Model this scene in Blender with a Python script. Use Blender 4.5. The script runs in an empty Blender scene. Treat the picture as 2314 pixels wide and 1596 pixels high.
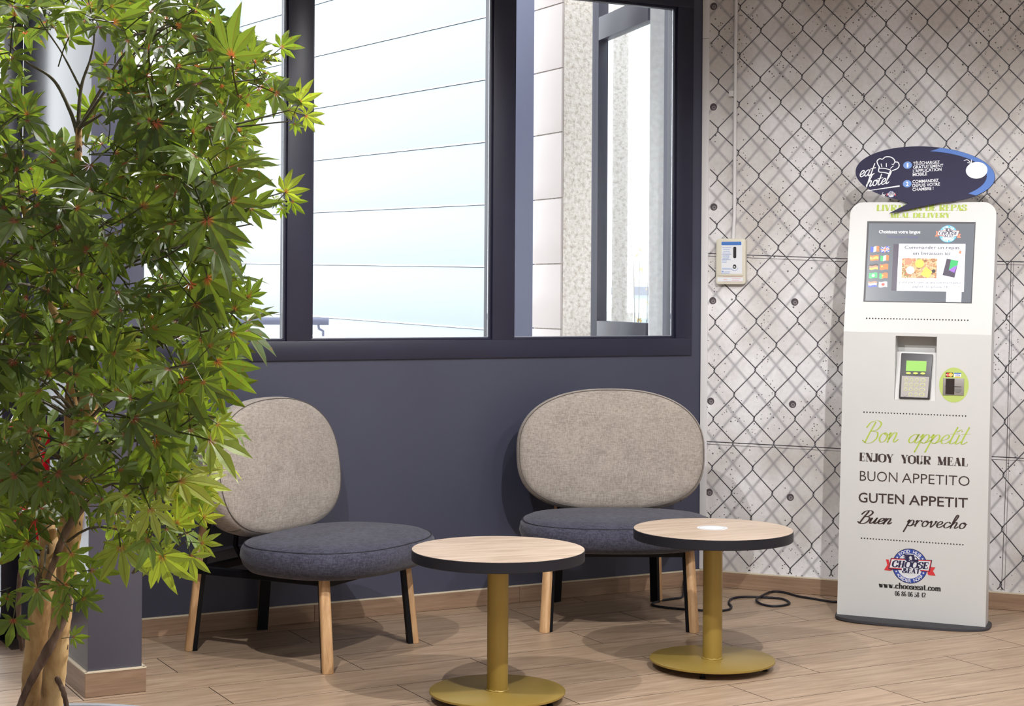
import bpy, bmesh, random
from math import *
from mathutils import Vector, Matrix
random.seed(7)
S = bpy.context.scene
COL = S.collection
# ------------------------------------------------------------------ camera
F, YH, RHO, EYE = 3750.0, 665.0, 0.0065, 1.38
cam = bpy.data.cameras.new('camera'); cam_o = bpy.data.objects.new('camera', cam); COL.objects.link(cam_o)
cam.sensor_fit = 'HORIZONTAL'; cam.sensor_width = 36.0; cam.lens = 36.0*F/2314.0
cam.shift_y = -(798.0-YH)/2314.0
cam.clip_start = 0.05; cam.clip_end = 400
cr, sr = cos(RHO), sin(RHO)
cam_o.matrix_world = Matrix(((cr, -sr, 0, 0), (0, 0, -1, 0), (sr, cr, 0, EYE), (0, 0, 0, 1)))
S.camera = cam_o
# ------------------------------------------------------------------ world, exposure
w = bpy.data.worlds.new('overcast_sky'); S.world = w; w.use_nodes = True
wn = w.node_tree.nodes; wl = w.node_tree.links
bg = wn['Background']; bg.inputs['Strength'].default_value = 3.1
tc = wn.new('ShaderNodeTexCoord'); sep = wn.new('ShaderNodeSeparateXYZ'); rmp = wn.new('ShaderNodeValToRGB')
wl.new(tc.outputs['Generated'], sep.inputs[0]); wl.new(sep.outputs['Z'], rmp.inputs[0]); wl.new(rmp.outputs[0], bg.inputs[0])
rmp.color_ramp.elements[0].color = (0.96, 0.98, 1.0, 1); rmp.color_ramp.elements[1].color = (0.90, 0.95, 1.0, 1)
S.view_settings.view_transform = 'Standard'; S.view_settings.look = 'None'
S.view_settings.gamma = 1.0; S.view_settings.use_curve_mapping = False
S.view_settings.exposure = 0.0
# ------------------------------------------------------------------ downlights of the room and added fill lamps
def area_lamp(name, loc, size, power, color, rot=(0, 0, 0)):
    l = bpy.data.lights.new(name, 'AREA'); l.shape = 'RECTANGLE'; l.size, l.size_y = size; l.energy = power; l.color = color
    o = bpy.data.objects.new(name, l); o.location = loc; o.rotation_euler = rot; COL.objects.link(o); return o
CEIL = 3.12
area_lamp('added_ceiling_fill', (0.4, 2.2, CEIL-0.06), (2.6, 1.6), 12, (1.0, 0.99, 0.98))  # added soft fill under the ceiling, no fixture there
area_lamp('added_ceiling_fill', (0.2, -0.6, CEIL-0.06), (2.4, 1.4), 12, (1.0, 0.99, 0.98))  # second added fill, overhead behind the camera
area_lamp('added_front_fill', (0.6, -2.3, 1.75), (3.4, 2.0), 30, (0.93, 0.96, 1.0), (radians(90), 0, 0))  # added lamp at the windowless back wall, brightens mural and chair fronts
SPOTS = [(2.7, 4.9, 52), (0.8, 5.55, 62), (-0.85, 4.0, 250), (1.3, 3.9, 330), (-2.3, 3.4, 20), (2.7, 3.3, 95)]
for x, y, p in SPOTS:
    l = bpy.data.lights.new('spot_lamp', 'SPOT'); l.energy = p; l.spot_size = radians(164); l.spot_blend = 0.35
    l.shadow_soft_size = 0.025; l.color = (1.0, 0.982, 0.968)
    o = bpy.data.objects.new('spot_lamp', l); o.location = (x, y, CEIL-0.05); COL.objects.link(o)
# ------------------------------------------------------------------ helpers
def tag(o, label=None, cat=None, group=None, kind=None):
    for k, v in (('label', label), ('category', cat), ('group', group), ('kind', kind)):
        if v: o[k] = v
    return o
def empty(name, M=None, parent=None):
    o = bpy.data.objects.new(name, None); o.empty_display_size = 0.1; COL.objects.link(o)
    if parent: o.parent = parent
    if M is not None: o.matrix_local = M
    return o
def TR(x, y, z, rz=0.0): return Matrix.Translation((x, y, z)) @ Matrix.Rotation(rz, 4, 'Z')
class MB:
    def __init__(s): s.v = []; s.f = []; s.m = []
    def add(s, vs, fs, mi=0, xf=None):
        n = len(s.v)
        s.v += [tuple(xf @ Vector(p)) if xf is not None else tuple(p) for p in vs]
        for f in fs: s.f.append(tuple(n+i for i in f)); s.m.append(mi)
        return s
    def box(s, x0, x1, y0, y1, z0, z1, mi=0, xf=None):
        vs = [(x, y, z) for z in (z0, z1) for y in (y0, y1) for x in (x0, x1)]
        return s.add(vs, [(0, 2, 3, 1), (4, 5, 7, 6), (0, 1, 5, 4), (1, 3, 7, 5), (3, 2, 6, 7), (2, 0, 4, 6)], mi, xf)
    def prism(s, poly, d0, d1, axis='z', mi=0, xf=None):
        # poly: 2-D outline; extruded along axis from d0 to d1
        def P(a, b, d): return (a, b, d) if axis == 'z' else (a, d, b) if axis == 'y' else (d, a, b)
        n = len(poly); vs = [P(a, b, d0) for a, b in poly] + [P(a, b, d1) for a, b in poly]
        fs = [tuple(range(n))[::-1], tuple(range(n, 2*n))] + [(i, (i+1) % n, n+(i+1) % n, n+i) for i in range(n)]
        return s.add(vs, fs, mi, xf)
    def flat(s, poly, d, axis='y', mi=0, xf=None):
        def P(a, b): return (a, b, d) if axis == 'z' else (a, d, b)
        return s.add([P(a, b) for a, b in poly], [tuple(range(len(poly)))], mi, xf)
    def lathe(s, prof, n=48, c=(0, 0, 0), mi=0, xf=None, sx=1, sy=1):
        vs = []; fs = []
        for r, z in prof:
            for i in range(n):
                a = 2*pi*i/n; vs.append((c[0]+r*cos(a)*sx, c[1]+r*sin(a)*sy, c[2]+z))
        for k in range(len(prof)-1):
            for i in range(n):
                j = (i+1) % n; fs.append((k*n+i, k*n+j, (k+1)*n+j, (k+1)*n+i))
        if prof[0][0] > 1e-6: fs.append(tuple(range(n))[::-1])
        if prof[-1][0] > 1e-6: fs.append(tuple((len(prof)-1)*n+i for i in range(n)))
        return s.add(vs, fs, mi, xf)
    def tube(s, pts, rad, n=8, mi=0, cap=True, xf=None):
        pts = [Vector(p) for p in pts]; m = len(pts)
        if not hasattr(rad, '__len__'): rad = [rad]*m
        vs = []; fs = []; up = None
        for i, p in enumerate(pts):
            t = (pts[min(i+1, m-1)]-pts[max(i-1, 0)]).normalized()
            if up is None:
                up = Vector((0, 0, 1)) if abs(t.z) < 0.9 else Vector((1, 0, 0))
            a = t.cross(up); a = a.normalized() if a.length > 1e-6 else t.orthogonal().normalized()
            b = a.cross(t).normalized(); up = b
            for k in range(n):
                q = 2*pi*k/n; vs.append(p + (a*cos(q)+b*sin(q))*rad[i])
        for i in range(m-1):
            for k in range(n):
                l = (k+1) % n; fs.append((i*n+k, i*n+l, (i+1)*n+l, (i+1)*n+k))
        if cap: fs += [tuple(range(n))[::-1], tuple((m-1)*n+k for k in range(n))]
        return s.add(vs, fs, mi, xf)
    def build(s, name, mats, parent=None, M=None, bevel=0, smooth=None, seg=2):
        me = bpy.data.meshes.new(name); me.from_pydata(s.v, [], s.f)
        if not isinstance(mats, (list, tuple)): mats = [mats]
        for m in mats: me.materials.append(m)
        for p, mi in zip(me.polygons, s.m): p.material_index = mi
        bm = bmesh.new(); bm.from_mesh(me)
        bmesh.ops.recalc_face_normals(bm, faces=bm.faces)
        if bevel:
            es = [e for e in bm.edges if len(e.link_faces) == 2 and e.calc_face_angle(0) > 0.6]
            bmesh.ops.bevel(bm, geom=es, offset=bevel, segments=seg, affect='EDGES', profile=0.6, clamp_overlap=True)
        bm.to_mesh(me); bm.free()
        if smooth or bevel:
            for p in me.polygons: p.use_smooth = True
            me.set_sharp_from_angle(angle=radians(smooth if smooth else 35))
        me.update()
        o = bpy.data.objects.new(name, me); COL.objects.link(o)
        if parent: o.parent = parent
        if M is not None: o.matrix_local = M
        return o
def rrect(x0, x1, y0, y1, r, n=5):
    P = []
    for cx, cy, a0 in ((x1-r, y0+r, -90), (x1-r, y1-r, 0), (x0+r, y1-r, 90), (x0+r, y0+r, 180)):
        for i in range(n+1):
            a = radians(a0+90*i/n); P.append((cx+r*cos(a), cy+r*sin(a)))
    return P
def circ(cx, cy, r, n=24, ry=None): return [(cx+r*cos(2*pi*i/n), cy+(ry or r)*sin(2*pi*i/n)) for i in range(n)]
# ---- points of the place from the photograph's perspective
def ray(px, py):
    u = (px-1157)/F; v = -(py-YH)/F
    return Vector((u*cr-v*sr, 1.0, u*sr+v*cr))
EYEP = Vector((0, 0, EYE))
def at(px, py, D): return EYEP + ray(px, py)*D
def flo(px, py, z=0.0):
    d = ray(px, py); return EYEP + d*((z-EYE)/d.z)
def hit(px, py, Mw, off=0.0):
    """local coordinates, on the local plane y = off of frame Mw, of the point seen at px, py"""
    I = Mw.inverted(); o = I @ EYEP; d = (I.to_3x3() @ ray(px, py)); t = (off-o.y)/d.y
    return o + d*t
# ------------------------------------------------------------------ materials
def mat(name, col, rough=0.5, metal=0.0, spec=0.5, emit=None, coat=0, sheen=0):
    m = bpy.data.materials.new(name); m.use_nodes = True
    b = m.node_tree.nodes['Principled BSDF']
    b.inputs['Base Color'].default_value = (*col, 1); b.inputs['Roughness'].default_value = rough
    b.inputs['Metallic'].default_value = metal; b.inputs['Specular IOR Level'].default_value = spec
    b.inputs['Coat Weight'].default_value = coat; b.inputs['Sheen Weight'].default_value = sheen
    if emit: b.inputs['Emission Color'].default_value = (*emit[:3], 1); b.inputs['Emission Strength'].default_value = emit[3]
    return m
def N(m, t, **kw):
    n = m.node_tree.nodes.new(t)
    for k, v in kw.items():
        if k in n.bl_rna.properties.keys() and k not in n.inputs: setattr(n, k, v)
        else: n.inputs[k].default_value = v
    return n
def L(m, a, b): m.node_tree.links.new(a, b)
def BS(m): return m.node_tree.nodes['Principled BSDF']
def math_(m, op, a, b=None, c=None, clamp=False):
    n = m.node_tree.nodes.new('ShaderNodeMath'); n.operation = op; n.use_clamp = clamp
    for i, x in enumerate((a, b, c)):
        if x is None: continue
        if hasattr(x, 'is_linked'): L(m, x, n.inputs[i])
        else: n.inputs[i].default_value = x
    return n.outputs[0]
def coords(m, scale=(1, 1, 1), kind='Object', rot=(0, 0, 0), rnd=False):
    t = m.node_tree.nodes.new('ShaderNodeTexCoord'); p = m.node_tree.nodes.new('ShaderNodeMapping')
    p.inputs['Scale'].default_value = scale; p.inputs['Rotation'].default_value = rot
    L(m, t.outputs[kind], p.inputs[0])
    if rnd:
        i = m.node_tree.nodes.new('ShaderNodeObjectInfo'); c = m.node_tree.nodes.new('ShaderNodeCombineXYZ')
        L(m, math_(m, 'MULTIPLY', i.outputs['Random'], 37.0), c.inputs[0]); L(m, math_(m, 'MULTIPLY', i.outputs['Random'], 11.0), c.inputs[1])
        L(m, c.outputs[0], p.inputs['Location'])
        m['rnd'] = 1
    return p.outputs[0]
def ramp(m, fac, stops):
    r = m.node_tree.nodes.new('ShaderNodeValToRGB'); e = r.color_ramp.elements
    e[0].position, e[0].color = stops[0][0], (*stops[0][1], 1); e[1].position, e[1].color = stops[-1][0], (*stops[-1][1], 1)
    for p, c in stops[1:-1]: q = e.new(p); q.color = (*c, 1)
    L(m, fac, r.inputs[0]); return r.outputs[0]
def noise(m, vec, scale, detail=4, rough=0.55, dist=0.0):
    n = N(m, 'ShaderNodeTexNoise', Scale=scale, Detail=detail, Roughness=rough, Distortion=dist); L(m, vec, n.inputs['Vector']); return n.outputs['Fac']
def mixc(m, fac, a, b, mode='MIX'):
    n = m.node_tree.nodes.new('ShaderNodeMix'); n.data_type = 'RGBA'; n.blend_type = mode
    for i, x in ((0, fac), (6, a), (7, b)):
        if hasattr(x, 'is_linked'): L(m, x, n.inputs[i])
        else: n.inputs[i].default_value = x if i == 0 else (*x, 1)
    return n.outputs[2]
def bump(m, h, strength=0.3, dist=0.002):
    b = N(m, 'ShaderNodeBump', Strength=strength, Distance=dist); L(m, h, b.inputs['Height']); L(m, b.outputs[0], BS(m).inputs['Normal'])
def wood(name, stops, sc=(1.2, 16, 16), rough=0.45, rnd=True, var=0.25, bmp=0.15):
    m = mat(name, stops[0][1], rough)
    v = coords(m, sc, rnd=rnd)
    a = noise(m, v, 3.0, 6, 0.6, 0.6); b = noise(m, v, 14.0, 3, 0.6)
    f = math_(m, 'ADD', math_(m, 'MULTIPLY', a, 0.75), math_(m, 'MULTIPLY', b, 0.25))
    c = ramp(m, f, stops)
    if rnd:
        i = m.node_tree.nodes.new('ShaderNodeObjectInfo')
        g = math_(m, 'ADD', math_(m, 'MULTIPLY', i.outputs['Random'], var), 1-var/2)
        h = m.node_tree.nodes.new('ShaderNodeCombineColor')
        for k in range(3): L(m, g, h.inputs[k])
        c = mixc(m, 1.0, c, h.outputs[0], 'MULTIPLY')
    L(m, c, BS(m).inputs['Base Color']); bump(m, f, bmp, 0.001)
    return m
def paint(name, col, rough=0.5, var=0.06, scale=2.5, spec=0.5, bmp=0.04):
    m = mat(name, col, rough, spec=spec); v = coords(m)
    c = ramp(m, noise(m, v, scale, 3), [(0.3, tuple(x*(1-var) for x in col)), (0.7, tuple(min(1, x*(1+var)) for x in col))])
    L(m, c, BS(m).inputs['Base Color']); bump(m, noise(m, v, 220, 2), bmp, 0.0006); return m
def fabric(name, c0, c1, rough=0.95):
    m = mat(name, c0, rough, sheen=0.15, spec=0.2)
    a = noise(m, coords(m, (1, 1, 6)), 42, 2, 0.75); b = noise(m, coords(m, (6, 6, 1)), 42, 2, 0.75); g = noise(m, coords(m), 9, 3)
    f = math_(m, 'ADD', math_(m, 'MULTIPLY', math_(m, 'ADD', a, b), 0.42), math_(m, 'MULTIPLY', g, 0.16))
    L(m, ramp(m, f, [(0.40, c0), (0.60, c1)]), BS(m).inputs['Base Color']); bump(m, f, 0.35, 0.002); return m
FLOORW = [(0.30, (0.245, 0.165, 0.105)), (0.5, (0.375, 0.265, 0.180)), (0.70, (0.500, 0.375, 0.270))]
M_plank = wood('floor_plank_wood', FLOORW, (1.3, 17, 17), 0.42, var=0.16)
M_bboard = wood('baseboard_wood', [(0.28, (0.19, 0.115, 0.072)), (0.5, (0.275, 0.175, 0.112)), (0.74, (0.36, 0.24, 0.160))], (1.3, 17, 26), 0.45)
M_cream = paint('cream_edge', (0.60, 0.52, 0.39), 0.5)
M_grout = paint('grout', (0.045, 0.030, 0.022), 0.9)
M_navy = paint('navy_wall_paint', (0.045, 0.048, 0.078), 0.42, 0.08, 1.5)
M_pillar = paint('pillar_paint', (0.045, 0.048, 0.078), 0.20, 0.05, 2.0, 0.9)
M_frame = paint('dark_window_frame', (0.014, 0.0145, 0.033), 0.36, 0.10, 4)
M_gasket = mat('window_gasket', (0.012, 0.012, 0.016), 0.6)
M_alu = mat('glazing_strip', (0.42, 0.44, 0.52), 0.3, 0.5)
M_white = paint('white_plaster', (0.50, 0.50, 0.50), 0.8)
M_whitepl = mat('white_plastic', (0.66, 0.65, 0.66), 0.4)
M_black = mat('black_metal', (0.004, 0.004, 0.006), 0.5, spec=0.2)
M_dark = mat('dark_rubber', (0.011, 0.011, 0.017), 0.5, spec=0.3)
M_beige = fabric('beige_fabric', (0.225, 0.195, 0.172), (0.375, 0.330, 0.290))
M_char = fabric('charcoal_fabric', (0.026, 0.026, 0.042), (0.072, 0.072, 0.104))
M_thread = mat('seam_thread', (0.10, 0.085, 0.075), 0.9)
M_threadd = mat('dark_seam_thread', (0.018, 0.018, 0.026), 0.9)
M_oak = wood('oak_leg_wood', [(0.28, (0.33, 0.175, 0.075)), (0.5, (0.52, 0.31, 0.15)), (0.74, (0.64, 0.42, 0.23))], (22, 22, 1.6), 0.5)
M_brass = mat('mustard_metal', (0.33, 0.225, 0.048), 0.36, 0.25)
M_top = wood('table_laminate', [(0.32, (0.36, 0.26, 0.18)), (0.5, (0.53, 0.405, 0.305)), (0.66, (0.66, 0.535, 0.43))], (1.0, 11, 11), 0.34, var=0.06, bmp=0.05)
def glass(name, tint=(0.93, 0.97, 0.99), refl=1.0):
    m = bpy.data.materials.new(name); m.use_nodes = True; nt = m.node_tree; nt.nodes.clear()
    o = nt.nodes.new('ShaderNodeOutputMaterial'); t = nt.nodes.new('ShaderNodeBsdfTransparent'); g = nt.nodes.new('ShaderNodeBsdfGlossy')
    mx = nt.nodes.new('ShaderNodeMixShader'); fr = nt.nodes.new('ShaderNodeFresnel'); fr.inputs[0].default_value = 1.45
    t.inputs[0].default_value = (*tint, 1); g.inputs['Roughness'].default_value = 0.02
    mm = nt.nodes.new('ShaderNodeMath'); mm.operation = 'MULTIPLY'; mm.inputs[1].default_value = refl
    nt.links.new(fr.outputs[0], mm.inputs[0]); nt.links.new(mm.outputs[0], mx.inputs[0]); nt.links.new(t.outputs[0], mx.inputs[1]); nt.links.new(g.outputs[0], mx.inputs[2]); nt.links.new(mx.outputs[0], o.inputs[0])
    return m
M_glassd = glass('door_glass', (0.95, 0.97, 0.975), 0.25)
M_glass = glass('window_glass', (0.97, 0.98, 0.985))
# ------------------------------------------------------------------ frames of the two walls
CX, CY = 0.8999, 7.8979
AL, AR = radians(28.4), radians(-23.7)
ML = TR(CX, CY, 0, AL)      # local x towards the corner, local y out through the window wall
MR = TR(CX, CY, 0, AR)      # local x away from the corner, local y out through the mural wall
def LW(x, y, z=0): return ML @ Vector((x, y, z))
# ------------------------------------------------------------------ floor: slab and planks
fl = MB().box(-9, 5.6, -13.0, 0.24, -0.08, -0.004).build('floor', M_grout, M=ML); tag(fl, kind='structure')
ROW = [-3.65+0.0, ]
edges = [0.0, -0.13, -0.392, -0.655, -0.919, -1.186, -1.452, -1.714, -1.970, -2.228, -2.492, -2.756, -3.02, -3.284, -3.548]
offs = [-0.70, -0.07, -0.695, -0.075, -0.665, -0.065, -0.655, -0.045, -0.62, -0.07, -0.62, -0.07, -0.62, -0.07]
PL = 1.025; gap = 0.0034
rdir = Vector((cos(AR-AL), sin(AR-AL)))       # mural wall direction in the floor frame
rn = Vector((-rdir.y, rdir.x))
def clip(poly):
    out = []
    for i in range(len(poly)):
        a, b = Vector(poly[i]), Vector(poly[(i+1) % len(poly)]); da, db = a.dot(rn)+0.0, b.dot(rn)+0.0
        if da <= 0: out.append(tuple(a))
        if da*db < 0: t = da/(da-db); out.append(tuple(a+(b-a)*t))
    return out
shared = {}
def plank(x0, x1, y0, y1):
    poly = [(x0, y0), (x1, y0), (x1, y1), (x0, y1)]
    cl = clip(poly)
    if len(cl) < 3: return
    whole = all(Vector(p).dot(rn) <= 0 for p in poly)
    cx, cy = (x0+x1)/2, (y0+y1)/2
    key = (round(x1-x0, 3), round(y1-y0, 3))
    if whole and key in shared:
        o = shared[key].copy(); COL.objects.link(o)
    else:
        o = MB().prism([(a-cx, b-cy) for a, b in cl], -0.004, 0.0).build('plank', [M_plank, M_grout])
        for q in o.data.polygons: q.material_index = 1 if abs(q.normal.z) < .5 else 0
        if whole: shared[key] = o
    o.parent = fl; o.matrix_local = TR(cx, cy, 0)
for r in range(len(edges)-1):
    y1, y0 = edges[r]-gap/2, edges[r+1]+gap/2
    if r == 0: y1 = 0.0
    k0 = floor((-5.2-offs[r])/PL); x = offs[r]+k0*PL
    while x < 4.2:
        plank(x+gap/2, x+PL-gap/2, y0, y1); x += PL
rest = MB().box(-7.0, 3.0, -11.0, edges[-1], -0.004, 0.0).build('floor_boards', M_plank, fl); rest['kind'] = 'stuff'
left_rest = MB().box(-5.4, -3.2, 0.0, 0.2, -0.004, 0.0).build('floor_boards', M_plank, fl)
# ------------------------------------------------------------------ walls
wl_ = MB()
wl_.box(-2.98, 0.0, 0, 0.24, 0, 1.097).box(-0.059, 0.0, 0, 0.24, 1.097, CEIL+0.1).box(-2.98, -0.059, 0, 0.24, 2.83, CEIL+0.1)
tag(wl_.build('wall_left', M_navy, M=ML), kind='structure')
pl = MB().box(-3.127, -2.940, -0.877, 0.20, 0.0, CEIL+0.1)
pil = pl.build('wall_partition', M_pillar, M=ML, bevel=0.004); tag(pil, kind='structure')
# baseboards: individual boards with a cream rounded top edge
def baseboard(name, M, runs, h=0.078, t=0.012, e=0.008):
    root = empty(name, M); tag(root, kind='structure')
    for (x0, y0, x1, y1) in runs:
        L_ = hypot(x1-x0, y1-y0); a = atan2(y1-y0, x1-x0); n = max(1, round(L_/1.02)); seg = L_/n
        for i in range(n):
            m = TR(x0+cos(a)*seg*i, y0+sin(a)*seg*i, 0, a)
            MB().box(0.0008, seg-0.0008, -t, 0, 0.001, h-0.006).build('board', M_bboard, root, m, bevel=0.0008, seg=1)
        MB().box(0, L_, -t-0.001, 0, h-0.006, h).build('edge_strip', M_cream, root, TR(x0, y0, 0, a), bevel=0.0012, seg=2)
    return root
baseboard('baseboard_left', ML, [(-2.94, 0, 0, 0)])
baseboard('baseboard_right', MR, [(0, 0, 4.2, 0)])
bp = baseboard('baseboard_partition', ML, [(-3.139, -0.877, -2.928, -0.877), (-3.127, 0.20, -3.127, -0.889), (-2.94, -0.889, -2.94, 0)], h=0.088)
# room shell behind the camera
P1 = MR @ Vector((4.4, 0, 0)); P2 = Vector((3.4, -2.6, 0)); P3 = Vector((-1.4, -2.9, 0)); P4 = LW(-7.0, 0.2)
def wallseg(name, a, b, m=M_white, z0=0, z1=CEIL, t=0.12, z2=None):
    d = (b-a); a_ = atan2(d.y, d.x)
    o = MB().box(0, d.length, -t, 0, z0, z1).build(name, m, M=TR(a.x, a.y, 0, a_)); tag(o, kind='structure'); return o
wallseg('wall_far_right', P1, P2, M_white, t=-0.12)
wallseg('wall_back', P2, P3, M_white, t=-0.12)
wallseg('wall_far_left', P3, P4, M_white, t=-0.12)
cp = [LW(0.3, 0.4), MR @ Vector((0.3, 0.3, 0)), MR @ Vector((4.7, 0.3, 0)), P2+Vector((0.3, -0.3, 0)), P3+Vector((-0.3, -0.3, 0)), P4+Vector((-.4, .3, 0))]
tag(MB().prism([(p.x, p.y) for p in cp], CEIL, CEIL+0.1).build('ceiling', M_white), kind='structure')
# ------------------------------------------------------------------ window of three panes
win = empty('window_1', ML); tag(win, kind='structure')
WX0, WX1, Z0, Z1 = -2.94, -0.059, 1.097, 2.83
GB, GT = 1.190, 2.727
fr = MB()
fr.box(WX0, WX1, -0.012, 0.075, Z0, 1.178).box(WX0, WX1, -0.012, 0.075, 2.739, Z1).box(-0.149, WX1, -0.012, 0.075, 1.178, 2.739)
fr.build('window_frame', M_frame, win, bevel=0.002)
for a, b in ((-1.126, -1.018), (-2.091, -1.981)):
    MB().box(a, b, -0.010, 0.075, 1.178, 2.739).build('mullion', M_frame, win, bevel=0.002)
for a, b in ((-1.018, -0.149), (-1.981, -1.126), (WX0, -2.091)):
    bd = MB(); c, d, e, f = a, b, 1.178, 2.739
    for off, y0, y1 in ((0.007, 0.002, 0.040),):
        bd.box(c, d, y0, y1, e, e+0.010).box(c, d, y0, y1, f-0.010, f).box(c, c+0.010, y0, y1, e+0.010, f-0.010).box(d-0.010, d, y0, y1, e+0.010, f-0.010)
    bd.build('glazing_bead', M_frame, win, bevel=0.0015)
    g = MB(); c += 0.010; d -= 0.010; e += 0.010; f -= 0.010
    g.box(c, d, 0.013, 0.016, e, e+0.0022).box(c, c+0.0018, 0.013, 0.016, e, f).box(d-0.0018, d, 0.013, 0.016, e, f)
    g.build('glazing_strip', M_alu, win)
    MB().box(c, d, 0.017, 0.023, e, f).build('pane', M_glass, win)
# ------------------------------------------------------------------ glazed bay left of the partition
dr = empty('door_1', ML @ TR(0, 0.2, 0)); tag(dr, kind='structure')
d1 = MB()
for a, b in ((-3.127, -3.20), (-4.25, -4.33), (-5.4, -5.5)): d1.box(min(a, b), max(a, b), 0, 0.07, 0, CEIL)
d1.box(-5.5, -3.127, 0, 0.07, 2.85, CEIL).box(-5.5, -3.127, 0, 0.07, 0, 0.09)
d1.build('door_frame', M_frame, dr, bevel=0.002)
for a, b in ((-4.25, -3.20), (-5.4, -4.33)): MB().box(a, b, 0.03, 0.036, 0.09, 2.85).build('pane', M_glass, dr)
tag(MB().box(-7.0, -5.5, 0, 0.2, 0, CEIL).build('wall_side', M_navy, M=ML @ TR(0, 0.2, 0)), kind='structure')
# ------------------------------------------------------------------ mural wall
CI = [-0.49234, 10.14012, -0.26518, 0.22827, -0.22587, 0.09509, 0.16265, 0.00044, -0.01287]
CJ = [11.40908, 0.15056, -4.23984, -0.05221, 0.13503, -0.0921, 0.01001, -0.07316, 0.0197]
KX = [0.08044, 0.10276, -0.00131, -0.00056, -0.00036, 7e-05, 3e-05, 0.0, -2e-05]
KZ = [2.62521, -8e-05, -0.23058, -5e-05, 0.00121, 0.00069, -1e-05, -8e-05, -6e-05]
def knot(i, j):
    b = (1, i, j, i*i, i*j, j*j, i*i*j, i*j*j, j**3)
    return Vector((sum(p*q for p, q in zip(KX, b)), sum(p*q for p, q in zip(KZ, b))))
# printed wallpaper: concrete with the soft shadow of a chain-link fence
m = M_mural = mat('concrete_mural_print', (0.6, 0.58, 0.57), 0.62, spec=0.3)
tcn = m.node_tree.nodes.new('ShaderNodeTexCoord'); sp = m.node_tree.nodes.new('ShaderNodeSeparateXYZ'); L(m, tcn.outputs['Object'], sp.inputs[0])
x_, z_ = sp.outputs['X'], sp.outputs['Z']
x2 = math_(m, 'MULTIPLY', x_, x_); xz = math_(m, 'MULTIPLY', x_, z_); z2 = math_(m, 'MULTIPLY', z_, z_)
terms = [None, x_, z_, x2, xz, z2, math_(m, 'MULTIPLY', x2, z_), math_(m, 'MULTIPLY', x_, z2), math_(m, 'MULTIPLY', z2, z_)]
def poly(c):
    acc = None
    for k, t in zip(c[1:], terms[1:]):
        acc = math_(m, 'MULTIPLY_ADD', t, k, acc if acc is not None else c[0])
    return acc
I_, J_ = poly(CI), poly(CJ)
hi = math_(m, 'MULTIPLY', I_, 0.5); js = math_(m, 'SUBTRACT', J_, 0.42)
def dist_int(v): return math_(m, 'ABSOLUTE', math_(m, 'SUBTRACT', v, math_(m, 'ROUND', v)))
ds = math_(m, 'SMOOTH_MIN', dist_int(math_(m, 'ADD', hi, js)), dist_int(math_(m, 'SUBTRACT', hi, js)), 0.10)
mr = m.node_tree.nodes.new('ShaderNodeMapRange'); mr.interpolation_type = 'SMOOTHSTEP'
L(m, ds, mr.inputs['Value']); mr.inputs['From Min'].default_value = -0.02; mr.inputs['From Max'].default_value = 0.082
mr.inputs['To Min'].default_value = 1.0; mr.inputs['To Max'].default_value = 0.0
vec = tcn.outputs['Object']
def mapv(s):
    p = m.node_tree.nodes.new('ShaderNodeMapping'); p.inputs['Scale'].default_value = s; L(m, vec, p.inputs[0]); return p.outputs[0]
base = ramp(m, noise(m, mapv((1, 1, 1)), 2.6, 4, 0.5), [(0.38, (0.56, 0.53, 0.51)), (0.50, (0.68, 0.66, 0.66)), (0.60, (0.78, 0.77, 0.79))])
gr = ramp(m, noise(m, mapv((1, 1, 1)), 60, 4, 0.6), [(0.35, (0.92, 0.92, 0.92)), (0.6, (1, 1, 1))])
base = mixc(m, 1.0, base, gr, 'MULTIPLY')
def dots(scale, r, dens):
    v = N(m, 'ShaderNodeTexVoronoi', Scale=scale); L(m, mapv((1, 0, 1)), v.inputs['Vector'])
    s2 = m.node_tree.nodes.new('ShaderNodeSeparateColor'); L(m, v.outputs['Color'], s2.inputs[0])
    rr = math_(m, 'MULTIPLY', s2.outputs[1], r)
    a = math_(m, 'LESS_THAN', v.outputs['Distance'], rr); b = math_(m, 'LESS_THAN', s2.outputs[0], dens)
    return math_(m, 'MULTIPLY', a, b)
zone = math_(m, 'GREATER_THAN', noise(m, mapv((1, 1, 0.8)), 4.0, 2), 0.50)
dd = math_(m, 'MAXIMUM', dots(34, 0.15, 0.30), math_(m, 'MULTIPLY', dots(95, 0.30, 0.5), zone))
dd = math_(m, 'MAXIMUM', dd, dots(60, 0.14, 0.22))
c = mixc(m, math_(m, 'MULTIPLY', mr.outputs[0], 0.66), base, (0.20, 0.195, 0.225))
c = mixc(m, math_(m, 'MULTIPLY', dd, 0.85), c, (0.035, 0.03, 0.04))
L(m, c, BS(m).inputs['Base Color'])
mw = MB().box(0.0, 4.4, 0, 0.15, 0, CEIL+0.1).build('wall_right', M_mural, M=MR); tag(mw, kind='structure')
M_wire = mat('printed_wire', (0.020, 0.016, 0.024), 0.6); M_wireh = mat('printed_wire_highlight', (0.42, 0.41, 0.43), 0.6)
M_hole = mat('printed_hole', (0.070, 0.058, 0.066), 0.7); M_holec = mat('printed_hole_centre', (0.22, 0.20, 0.21), 0.7)
pr = MB()
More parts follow.
